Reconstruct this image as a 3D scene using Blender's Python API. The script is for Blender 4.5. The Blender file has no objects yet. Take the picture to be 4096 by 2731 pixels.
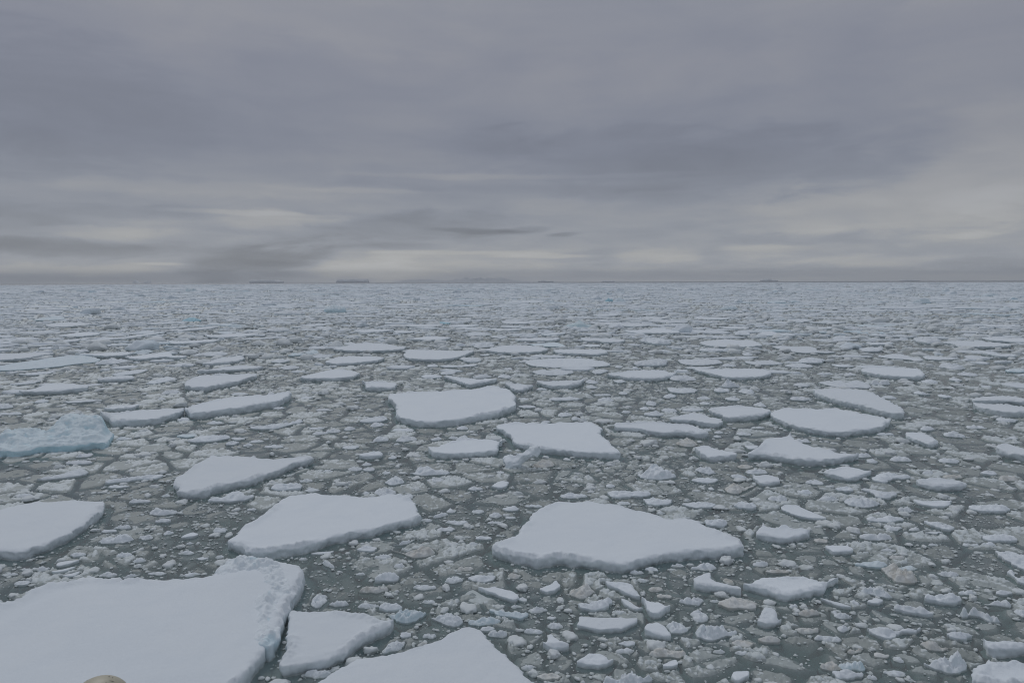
import bpy, math, random
import numpy as np
from mathutils import Matrix, Vector
from mathutils.geometry import delaunay_2d_cdt

sc = bpy.context.scene
col = sc.collection
rnd = random.Random(7)

# ---------------------------------------------------------------- camera
CAM_H, FOC = 12.0, 24.0
PITCH, ROLL = math.atan(239 / 2731), math.radians(-0.167)
cp, sp = math.cos(PITCH), math.sin(PITCH)
fw = Vector((0, cp, -sp)); r0 = Vector((1, 0, 0)); u0 = Vector((0, sp, cp))
rt = math.cos(ROLL) * r0 + math.sin(ROLL) * u0
up = -math.sin(ROLL) * r0 + math.cos(ROLL) * u0
cd = bpy.data.cameras.new('camera'); cam = bpy.data.objects.new('camera', cd); col.objects.link(cam)
cd.lens = FOC; cd.sensor_width = 36; cd.clip_start = 0.1; cd.clip_end = 60000
M = Matrix((rt, up, -fw)).transposed().to_4x4(); M.translation = Vector((0, 0, CAM_H))
cam.matrix_world = M
sc.camera = cam
sc.view_settings.view_transform = 'Standard'; sc.view_settings.look = 'None'
sc.view_settings.exposure = 0.0; sc.view_settings.gamma = 1.0
sc.render.engine = 'CYCLES'
sc.cycles.max_bounces = 6; sc.cycles.diffuse_bounces = 3; sc.cycles.transparent_max_bounces = 8
sc.cycles.filter_width = 1.15; sc.cycles.volume_bounces = 0
sc.cycles.glossy_bounces = 2; sc.cycles.caustics_reflective = False; sc.cycles.caustics_refractive = False

# ---------------------------------------------------------------- node helper
class G:
    def __init__(s, tree):
        s.t = tree; tree.nodes.clear()
    def n(s, typ, **kw):
        nd = s.t.nodes.new(typ)
        for k, v in kw.items(): setattr(nd, k, v)
        return nd
    def put(s, sock, v):
        if isinstance(v, bpy.types.NodeSocket): s.t.links.new(v, sock)
        else: sock.default_value = v
    def m(s, op, a, b=0.0, c=None, clamp=False):
        nd = s.n('ShaderNodeMath', operation=op, use_clamp=clamp)
        s.put(nd.inputs[0], a); s.put(nd.inputs[1], b)
        if c is not None: s.put(nd.inputs[2], c)
        return nd.outputs[0]
    def rng(s, v, a, b, c=0.0, d=1.0, smooth=True):
        nd = s.n('ShaderNodeMapRange', interpolation_type='SMOOTHSTEP' if smooth else 'LINEAR')
        for i, q in enumerate((v, a, b, c, d)): s.put(nd.inputs[i], q)
        return nd.outputs[0]
    def mix(s, f, a, b, typ='MIX'):
        nd = s.n('ShaderNodeMix', data_type='RGBA', blend_type=typ)
        s.put(nd.inputs[0], f); s.put(nd.inputs[6], a); s.put(nd.inputs[7], b)
        return nd.outputs[2]
    def noise(s, vec, scale, detail=4, rough=.55, dist=0.0):
        nd = s.n('ShaderNodeTexNoise')
        if vec is not None: s.put(nd.inputs['Vector'], vec)
        nd.inputs['Scale'].default_value = scale; nd.inputs['Detail'].default_value = detail
        nd.inputs['Roughness'].default_value = rough; nd.inputs['Distortion'].default_value = dist
        return nd.outputs[0]
    def comb(s, x, y, z=0.0):
        nd = s.n('ShaderNodeCombineXYZ')
        for i, q in enumerate((x, y, z)): s.put(nd.inputs[i], q)
        return nd.outputs[0]

def rgb(*c): return (c[0], c[1], c[2], 1.0)

# ---------------------------------------------------------------- sky: an overcast deck with streaks and showers, by direction
SKY_EL, SKY_AZ = math.radians(46), math.radians(-28)
w = bpy.data.worlds.new('World'); sc.world = w; w.use_nodes = True
g = G(w.node_tree)
tc = g.n('ShaderNodeTexCoord'); dirv = tc.outputs['Generated']
sx = g.n('ShaderNodeSeparateXYZ'); g.put(sx.inputs[0], dirv)
X, Y, Z = sx.outputs
el = g.m('MULTIPLY', g.m('ARCSINE', Z), 57.29578)
az = g.m('MULTIPLY', g.m('ARCTAN2', X, Y), 57.29578)
den = g.m('ADD', g.m('MAXIMUM', Z, 0.0), 0.10)
pl = g.comb(g.m('DIVIDE', X, den), g.m('DIVIDE', Y, den), 0.0)
n_big = g.noise(pl, 0.55, 3, .5, .3)
n_mid = g.noise(pl, 1.7, 6, .55, .6)
st = g.comb(g.m('MULTIPLY', az, .055), g.m('MULTIPLY', el, .75), 3.0)
n_str = g.noise(st, 1.0, 6, .55, .4)
wv = g.comb(g.m('MULTIPLY', az, .12), g.m('MULTIPLY', el, .45), 9.0)
w1 = g.m('SUBTRACT', g.noise(wv, 1.0, 5, .6), .5)
w2 = g.m('SUBTRACT', g.noise(wv, 1.3, 5, .6, .5), .5)
ramp = g.n('ShaderNodeValToRGB')
g.put(ramp.inputs[0], g.m('DIVIDE', el, 60.0, clamp=True))
RAMP = [(0.0, (.58, .58, .575)), (.016, (.50, .503, .50)), (.04, (.378, .385, .393)), (.09, (.305, .314, .335)), (.17, (.248, .257, .290)),
        (.28, (.254, .260, .293)), (.38, (.275, .281, .308)), (.55, (.330, .350, .375)), (1.0, (.360, .39, .415))]
cr = ramp.color_ramp
while len(cr.elements) < len(RAMP): cr.elements.new(.5)
for e, (p, c) in zip(cr.elements, RAMP): e.position = p; e.color = rgb(*c)
def ae(px, py):
    d = fw + ((px - 2048) / 2731) * rt - ((py - 1365.5) / 2731) * up; d.normalize()
    return math.degrees(math.atan2(d.x, d.y)), math.degrees(math.asin(d.z))
# (x, y, half width, half height in photo pixels -> degrees, strength, slant)
CLOUDS = [(305, 996, 470, 30, -.26, 0), (60, 885, 360, 50, -.12, 0), (620, 850, 340, 22, -.12, 0), (392, 926, 310, 19, .17, .02), (645, 1056, 130, 5, .22, 0),
          (300, 1077, 430, 17, .15, 0), (240, 1115, 520, 10, -.14, 0), (1100, 876, 210, 30, .18, 0), (950, 850, 330, 9, .14, 0), (900, 760, 620, 26, .10, .02),
          (1640, 905, 380, 55, -.18, 0), (1050, 1040, 250, 85, -.36, .5), (1500, 1062, 190, 42, .16, .5), (1500, 1082, 250, 24, .17, 0), (1930, 922, 190, 11, -.17, -.03), (1568, 985, 190, 13, -.13, 0),
          (1800, 1010, 330, 8, .17, 0), (2105, 918, 105, 12, -.20, 0), (2260, 938, 60, 8, -.20, .1), (2180, 1022, 190, 9, .22, 0), (2620, 1022, 170, 26, .17, 0),
          (2414, 1030, 60, 36, -.08, 0), (2858, 1022, 60, 32, -.08, 0), (3023, 1006, 190, 22, .12, 0), (3267, 957, 430, 24, -.15, 0), (3572, 1040, 330, 18, .13, 0),
          (3980, 1054, 240, 20, -.10, 0), (3180, 1080, 320, 9, -.10, 0), (2745, 1106, 620, 8, -.08, 0), (1900, 1055, 420, 26, .09, 0), (3500, 850, 640, 90, .13, 0),
          (4000, 690, 300, 180, .16, 0), (2750, 640, 760, 100, -.14, -.06), (1950, 560, 320, 50, -.06, 0), (300, 420, 560, 180, -.12, 0), (1300, 40, 620, 150, .07, 0),
          (3950, 150, 420, 300, .10, 0), (2300, 770, 700, 26, -.08, -.03), (1900, 705, 420, 11, .10, 0), (1500, 765, 260, 9, .10, 0), (2550, 700, 240, 10, .07, 0), (2700, 300, 500, 100, .05, 0)]
tot = None
for (px, py, hw, hh, amp, slant) in CLOUDS:
    a0, e0 = ae(px, py); sa = hw / 2731 * 57.3 * math.cos(math.radians(a0)) ** 2; se = hh / 2731 * 57.3
    da = g.m('SUBTRACT', az, a0); de = g.m('SUBTRACT', el, e0)
    if slant: 
        if abs(slant) > .3: da = g.m('SUBTRACT', da, g.m('MULTIPLY', de, 1.3))
        else: de = g.m('SUBTRACT', de, g.m('MULTIPLY', da, slant))
    da = g.m('ADD', g.m('DIVIDE', da, sa), g.m('MULTIPLY', w1, 1.5))
    de = g.m('ADD', g.m('DIVIDE', de, se), g.m('MULTIPLY', w2, 3.0))
    q = g.m('ADD', g.m('MULTIPLY', da, da), g.m('MULTIPLY', de, de))
    v = g.m('MULTIPLY', g.m('POWER', 2.71828, g.m('MULTIPLY', g.m('POWER', q, 2.2), -.7)), amp)
    tot = v if tot is None else g.m('ADD', tot, v)
tot = g.m('ADD', tot, g.m('MULTIPLY', g.m('SUBTRACT', n_big, .5), .30))
tot = g.m('ADD', tot, g.m('MULTIPLY', g.m('SUBTRACT', n_mid, .5), .32))
fade = g.rng(el, 3.0, 14.0, .15, .08)
tot = g.m('ADD', tot, g.m('MULTIPLY', g.m('SUBTRACT', n_str, .5), fade))
tot = g.m('MULTIPLY', tot, g.rng(el, 3.5, 9.0, 1.15, .9))
gain = g.m('ADD', tot, 1.0)
warm = g.mix(g.rng(tot, -.1, .22), rgb(.93, .972, 1.06), rgb(1.01, 1.0, .975))
cloud = g.mix(1.0, ramp.outputs[0], warm, 'MULTIPLY')
vm = g.n('ShaderNodeVectorMath', operation='SCALE'); g.put(vm.inputs[0], cloud); g.put(vm.inputs['Scale'], gain)
sky = g.n('ShaderNodeTexSky', sky_type='NISHITA', sun_disc=False, sun_elevation=SKY_EL, sun_rotation=SKY_AZ)
vs = g.n('ShaderNodeVectorMath', operation='SCALE'); g.put(vs.inputs[0], sky.outputs[0]); vs.inputs['Scale'].default_value = .07
final = g.mix(.97, vs.outputs[0], vm.outputs[0])
bg = g.n('ShaderNodeBackground'); g.put(bg.inputs[0], final); bg.inputs[1].default_value = 1.0
out = g.n('ShaderNodeOutputWorld'); g.t.links.new(bg.outputs[0], out.inputs[0])

ld = bpy.data.lights.new('sun', 'SUN'); ld.energy = 0.62; ld.angle = math.radians(22); ld.color = (1, .985, .965)
lo = bpy.data.objects.new('sun', ld); col.objects.link(lo)
sd = Vector((math.sin(SKY_AZ) * math.cos(SKY_EL), math.cos(SKY_AZ) * math.cos(SKY_EL), math.sin(SKY_EL)))
lo.rotation_euler = sd.to_track_quat('Z', 'Y').to_euler()

# ---------------------------------------------------------------- numpy noise
def hsh(ix, iy, iz, seed):
    h = (ix.astype(np.int64) * 374761393 + iy.astype(np.int64) * 668265263 + iz.astype(np.int64) * 2147483647 + seed * 1274126177) & 0xffffffff
    h = ((h ^ (h >> 13)) * 1274126177) & 0xffffffff
    h = ((h ^ (h >> 16)) * 2246822519) & 0xffffffff
    return ((h ^ (h >> 15)) & 0xffffff) / float(0xffffff)
def vn3(x, y, z, seed=0):
    x = np.asarray(x, float); y = np.asarray(y, float); z = np.broadcast_to(np.asarray(z, float), x.shape)
    ix, iy, iz = np.floor(x), np.floor(y), np.floor(z)
    fx, fy, fz = x - ix, y - iy, z - iz
    fx = fx * fx * (3 - 2 * fx); fy = fy * fy * (3 - 2 * fy); fz = fz * fz * (3 - 2 * fz)
    r = 0
    for a in (0, 1):
        for b in (0, 1):
            for c in (0, 1):
                r = r + hsh(ix + a, iy + b, iz + c, seed) * (fx if a else 1 - fx) * (fy if b else 1 - fy) * (fz if c else 1 - fz)
    return r * 2 - 1
def vn2(x, y, seed=0):
    x = np.asarray(x, float); y = np.asarray(y, float)
    ix, iy = np.floor(x), np.floor(y); fx, fy = x - ix, y - iy
    fx = fx * fx * (3 - 2 * fx); fy = fy * fy * (3 - 2 * fy); z = np.zeros_like(ix); r = 0
    for a in (0, 1):
        for b in (0, 1):
            r = r + hsh(ix + a, iy + b, z, seed) * (fx if a else 1 - fx) * (fy if b else 1 - fy)
    return r * 2 - 1
def rot2(x, y, a): return x * math.cos(a) - y * math.sin(a), x * math.sin(a) + y * math.cos(a)
def ridg(x, y, lam, seed, octs=3):
    r, amp, t = 0, 1.0, 0
    for o in range(octs):
        xr, yr = rot2(x, y, .7 + o * 1.3)
        r = r + amp * (1 - np.abs(vn2(xr / lam, yr / lam, seed + o))) ** 2; t += amp; amp *= .55; lam *= .48
    return r / t
def fbm(x, y, lam, seed, octs=3):
    r, amp, t = 0, 1.0, 0
    for o in range(octs):
        xr, yr = rot2(x, y, .5 + o * 1.1)
        r = r + amp * vn2(xr / lam, yr / lam, seed + o); t += amp; amp *= .5; lam *= .5
    return r / t
def ss(a, b, v):
    t = np.clip((v - a) / (b - a), 0, 1); return t * t * (3 - 2 * t)
def voronoi(x, y, size, seed):
    px, py = x / size, y / size; ix, iy = np.floor(px), np.floor(py)
    f1 = np.full(px.shape, 9.0); f2 = f1.copy(); cid = np.zeros(px.shape)
    for a in (-1, 0, 1):
        for b in (-1, 0, 1):
            cx, cy = ix + a, iy + b
            qx = cx + .5 + .95 * (hsh(cx, cy, cx * 0, seed) - .5); qy = cy + .5 + .95 * (hsh(cx, cy, cx * 0 + 1, seed) - .5)
            d = np.hypot(px - qx, py - qy); nearer = d < f1
            f2 = np.where(nearer, f1, np.minimum(f2, d)); cid = np.where(nearer, hsh(cx, cy, cx * 0 + 2, seed), cid); f1 = np.where(nearer, d, f1)
    return f1 * size, f2 * size, cid

def knob(x, y, lam, seed, octs=2):
    r, amp, t = 0, 1.0, 0
    for o in range(octs):
        xr, yr = rot2(x, y, .4 + o)
        f1, f2, c = voronoi(xr + .25 * lam * vn2(xr / lam, yr / lam, seed + 3), yr, lam, seed + 11 * o)
        r = r + amp * np.sqrt(np.clip(1 - (f1 / (.78 * lam)) ** 2, 0, 1)) * (.62 + .38 * c); t += amp; amp *= .62; lam *= .42
    return r / t

# ---------------------------------------------------------------- materials
def ice_mat(name, snow, ice, dirt=None, dirt_amt=0.0, steep=(.35, .8), blue_patch=0.0, wet=.75, bscale=1.1):
    m = bpy.data.materials.new(name); m.use_nodes = True; g = G(m.node_tree)
    geo = g.n('ShaderNodeNewGeometry'); tc = g.n('ShaderNodeTexCoord'); P = geo.outputs['Position']
    sep = g.n('ShaderNodeSeparateXYZ'); g.put(sep.inputs[0], geo.outputs['Normal'])
    a = g.noise(P, 1.1, 5, .6); b = g.noise(P, 9.0, 4, .6)
    f = g.m('ADD', sep.outputs[2], g.m('MULTIPLY', g.m('SUBTRACT', a, .5), .35))
    f = g.rng(f, steep[0], steep[1])
    c = g.mix(f, rgb(*ice), rgb(*snow))
    if blue_patch: c = g.mix(g.m('MULTIPLY', g.rng(a if bscale == 1.1 else g.noise(P, bscale, 3, .6), .55, .68), blue_patch), c, rgb(.46, .70, .80))
    if dirt: c = g.mix(g.m('MULTIPLY', g.rng(g.noise(P, 2.6, 5, .65), .40, .66), dirt_amt), c, rgb(*dirt))
    c = g.mix(g.m('MULTIPLY', g.rng(g.noise(P, .45, 5, .6, .8), .42, .62), .30), c, rgb(snow[0] * .93, snow[1] * .945, snow[2] * .965))
    c = g.mix(g.m('MULTIPLY', g.rng(b, .25, .8), .10), c, rgb(snow[0] * .80, snow[1] * .82, snow[2] * .85))
    sp_ = g.n('ShaderNodeSeparateXYZ'); g.put(sp_.inputs[0], P)
    wz = g.m('ADD', sp_.outputs[2], g.m('MULTIPLY', g.m('SUBTRACT', g.noise(P, 5.0, 5, .65), .5), .22))
    c = g.mix(g.m('MULTIPLY', g.m('SUBTRACT', 1.0, g.rng(wz, .0, .10)), wet), c, rgb(.50, .545, .535))
    oi = g.n('ShaderNodeObjectInfo')
    hs = g.n('ShaderNodeHueSaturation'); g.put(hs.inputs['Color'], c); g.put(hs.inputs['Value'], g.rng(oi.outputs['Random'], 0, 1, .95, 1.04, False))
    bs = g.n('ShaderNodeBsdfPrincipled'); g.put(bs.inputs['Base Color'], hs.outputs[0]); bs.inputs['Roughness'].default_value = .8
    bs.inputs['Specular IOR Level'].default_value = .25
    bp = g.n('ShaderNodeBump'); bp.inputs['Strength'].default_value = .45; bp.inputs['Distance'].default_value = .05
    g.put(bp.inputs['Height'], g.noise(P, 8.0, 6, .7)); g.put(bs.inputs['Normal'], bp.outputs[0])
    o = g.n('ShaderNodeOutputMaterial'); g.t.links.new(bs.outputs[0], o.inputs[0])
    return m
MAT = {
    'w': ice_mat('snow_ice', (.81, .845, .885), (.74, .805, .84)),
    't': ice_mat('dirty_ice', (.74, .745, .735), (.63, .65, .63), (.52, .475, .395), .5),
    'b': ice_mat('pale_blue_ice', (.76, .83, .875), (.61, .76, .82), None, 0, (.3, .9), .28),
    'r': ice_mat('rubble_snow', (.81, .85, .885), (.72, .82, .87), None, 0, (.2, .75), .42),
    'B': ice_mat('bright_blue_ice', (.52, .74, .83), (.36, .66, .78), None, 0, (.3, .95), .6),
    'k': ice_mat('turquoise_ice', (.68, .77, .80), (.50, .66, .70), None, 0, (.3, .95), .2),
    'g': ice_mat('iceberg_ice', (.90, .91, .93), (.90, .91, .93), None, 0, (.3, .8), 0, 0),
    'c': ice_mat('cyan_hummock_ice', (.77, .85, .89), (.57, .79, .87), None, 0, (.3, .85), .45),
    'd': ice_mat('distant_pack', (.81, .85, .895), (.76, .83, .875), None, 0, (.3, .7), .38, .4, .02),
    'h': ice_mat('brash_crumb_ice', (.75, .78, .795), (.64, .68, .69), (.65, .65, .625), .2),
}
def slush_mat():
    m = bpy.data.materials.new('slush'); m.use_nodes = True; g = G(m.node_tree)
    geo = g.n('ShaderNodeNewGeometry'); P = geo.outputs['Position']
    sep = g.n('ShaderNodeSeparateXYZ'); g.put(sep.inputs[0], P)
    a = g.noise(P, .35, 3, .5); b = g.noise(P, 2.6, 7, .75); d = g.noise(P, 9.0, 4, .7)
    wet = g.mix(a, rgb(.295, .325, .315), rgb(.33, .35, .335))
    dry = g.mix(a, rgb(.68, .73, .755), rgb(.68, .715, .72))
    f = g.m('ADD', g.rng(sep.outputs[2], .025, .13), g.m('MULTIPLY', g.m('SUBTRACT', b, .53), 2.2))
    f = g.m('ADD', f, g.m('MULTIPLY', g.m('SUBTRACT', d, .52), 1.2))
    an = g.n('ShaderNodeAttribute'); an.attribute_name = 'tone'
    wet = g.mix(g.rng(an.outputs['Fac'], .1, .9), wet, rgb(.42, .455, .448))
    c = g.mix(g.rng(f, .08, .80), wet, dry)
    bs = g.n('ShaderNodeBsdfPrincipled'); g.put(bs.inputs['Base Color'], c); bs.inputs['Roughness'].default_value = .6
    bp = g.n('ShaderNodeBump'); bp.inputs['Strength'].default_value = .6; bp.inputs['Distance'].default_value = .06
    g.put(bp.inputs['Height'], b); g.put(bs.inputs['Normal'], bp.outputs[0])
    o = g.n('ShaderNodeOutputMaterial'); g.t.links.new(bs.outputs[0], o.inputs[0])
    return m
def water_mat():
    m = bpy.data.materials.new('sea_water'); m.use_nodes = True; g = G(m.node_tree)
    geo = g.n('ShaderNodeNewGeometry'); P = geo.outputs['Position']
    tr = g.n('ShaderNodeBsdfTransparent'); tr.inputs[0].default_value = rgb(.97, .99, .99)
    df = g.n('ShaderNodeBsdfDiffuse'); g.put(df.inputs[0], g.mix(g.rng(g.noise(P, .22, 4, .6), .3, .7), rgb(.29, .32, .335), rgb(.315, .335, .325)))
    m1 = g.n('ShaderNodeMixShader'); m1.inputs[0].default_value = .42
    g.t.links.new(tr.outputs[0], m1.inputs[1]); g.t.links.new(df.outputs[0], m1.inputs[2])
    gl = g.n('ShaderNodeBsdfGlossy'); gl.inputs['Roughness'].default_value = .15
    bp = g.n('ShaderNodeBump'); bp.inputs['Strength'].default_value = .12; bp.inputs['Distance'].default_value = .05
    g.put(bp.inputs['Height'], g.noise(P, 4.0, 3, .5)); g.put(gl.inputs['Normal'], bp.outputs[0])
    fr = g.n('ShaderNodeFresnel'); fr.inputs[0].default_value = 1.33
    geo2 = g.m('MULTIPLY', fr.outputs[0], g.m('SUBTRACT', 1.0, geo.outputs['Backfacing']))
    m2 = g.n('ShaderNodeMixShader'); g.t.links.new(geo2, m2.inputs[0])
    g.t.links.new(m1.outputs[0], m2.inputs[1]); g.t.links.new(gl.outputs[0], m2.inputs[2])
    va = g.n('ShaderNodeVolumeAbsorption'); va.inputs['Color'].default_value = rgb(.0, .47, .45); va.inputs['Density'].default_value = 3.2
    o = g.n('ShaderNodeOutputMaterial'); g.t.links.new(m2.outputs[0], o.inputs[0]); g.t.links.new(va.outputs[0], o.inputs[1])
    return m
def open_water_mat():
    m = bpy.data.materials.new('open_water'); m.use_nodes = True; g = G(m.node_tree)
    geo = g.n('ShaderNodeNewGeometry'); P = geo.outputs['Position']
    df = g.n('ShaderNodeBsdfDiffuse'); df.inputs[0].default_value = rgb(.10, .12, .15)
    gl = g.n('ShaderNodeBsdfGlossy'); gl.inputs['Roughness'].default_value = .5
    bp = g.n('ShaderNodeBump'); bp.inputs['Strength'].default_value = .8; bp.inputs['Distance'].default_value = 1.5
    g.put(bp.inputs['Height'], g.noise(P, .05, 4, .6)); g.put(gl.inputs['Normal'], bp.outputs[0])
    m2 = g.n('ShaderNodeMixShader'); m2.inputs[0].default_value = .45
    g.t.links.new(df.outputs[0], m2.inputs[1]); g.t.links.new(gl.outputs[0], m2.inputs[2])
    o = g.n('ShaderNodeOutputMaterial'); g.t.links.new(m2.outputs[0], o.inputs[0])
    return m
def plain(name, c, rough=.6, var=None, scale=3.0):
    m = bpy.data.materials.new(name); m.use_nodes = True; g = G(m.node_tree)
    bs = g.n('ShaderNodeBsdfPrincipled'); bs.inputs['Roughness'].default_value = rough
    tc = g.n('ShaderNodeTexCoord')
    g.put(bs.inputs['Base Color'], g.mix(g.rng(g.noise(tc.outputs['Object'], scale, 6, .65), .35, .7), rgb(*c), rgb(*(var or c))))
    o = g.n('ShaderNodeOutputMaterial'); g.t.links.new(bs.outputs[0], o.inputs[0])
    return m

# ---------------------------------------------------------------- mesh helpers
def mesh_np(name, V, Fs, mat, smooth=True):
    """Fs: list of integer arrays (n,3) or (n,4)."""
    me = bpy.data.meshes.new(name)
    V = np.asarray(V, np.float32)
    me.vertices.add(len(V)); me.vertices.foreach_set('co', V.ravel())
    Fs = [np.asarray(f, np.int32) for f in Fs if len(f)]
    loops = np.concatenate([f.ravel() for f in Fs]); tot = np.concatenate([np.full(len(f), f.shape[1], np.int32) for f in Fs])
    me.loops.add(len(loops)); me.loops.foreach_set('vertex_index', loops)
    me.polygons.add(len(tot)); start = np.zeros(len(tot), np.int32); start[1:] = np.cumsum(tot)[:-1]
    me.polygons.foreach_set('loop_start', start); me.polygons.foreach_set('loop_total', tot)
    me.polygons.foreach_set('use_smooth', np.full(len(tot), smooth))
    me.materials.append(mat); me.update(calc_edges=True); me.validate()
    return me
def add(name, me, loc=(0, 0, 0), label=None, cat=None, group=None, kind=None, parent=None):
    o = bpy.data.objects.new(name, me); col.objects.link(o); o.location = loc
    if label: o['label'] = label
    if cat: o['category'] = cat
    if group: o['group'] = group
    if kind: o['kind'] = kind
    if parent: o.parent = parent
    return o
def seg_dist(P, Q):
    """distance of points P (n,2) to closed polyline Q (m,2)."""
    A = Q; B = np.roll(Q, -1, 0); D = B - A; L2 = (D ** 2).sum(1) + 1e-12
    best = np.full(len(P), 1e9)
    for k in range(0, len(P), 4000):
        p = P[k:k + 4000]
        t = np.clip(((p[:, None, :] - A[None]) * D[None]).sum(2) / L2[None], 0, 1)
        d = np.hypot(*np.moveaxis(p[:, None, :] - A[None] - t[..., None] * D[None], 2, 0))
        best[k:k + 4000] = d.min(1)
    return best
def in_poly(P, Q):
    x, y = P[:, 0], P[:, 1]; r = np.zeros(len(P), bool)
    for a, b in zip(np.roll(Q, 1, 0), Q):
        if a[1] == b[1]: continue
        r ^= ((a[1] > y) != (b[1] > y)) & (x < (b[0] - a[0]) * (y - a[1]) / (b[1] - a[1]) + a[0])
    return r
def resample(Q, step, mx=650):
    L = np.hypot(*(np.roll(Q, -1, 0) - Q).T); tot = L.sum(); n = int(min(mx, max(22, tot / step)))
    s = np.concatenate([[0], np.cumsum(L)]); QQ = np.vstack([Q, Q[:1]])
    t = np.linspace(0, tot, n, endpoint=False)
    return np.stack([np.interp(t, s, QQ[:, 0]), np.interp(t, s, QQ[:, 1])], 1)
def normals(Q):
    T = np.roll(Q, -1, 0) - np.roll(Q, 1, 0); T /= (np.hypot(*T.T)[:, None] + 1e-9)
    return np.stack([T[:, 1], -T[:, 0]], 1)

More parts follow.
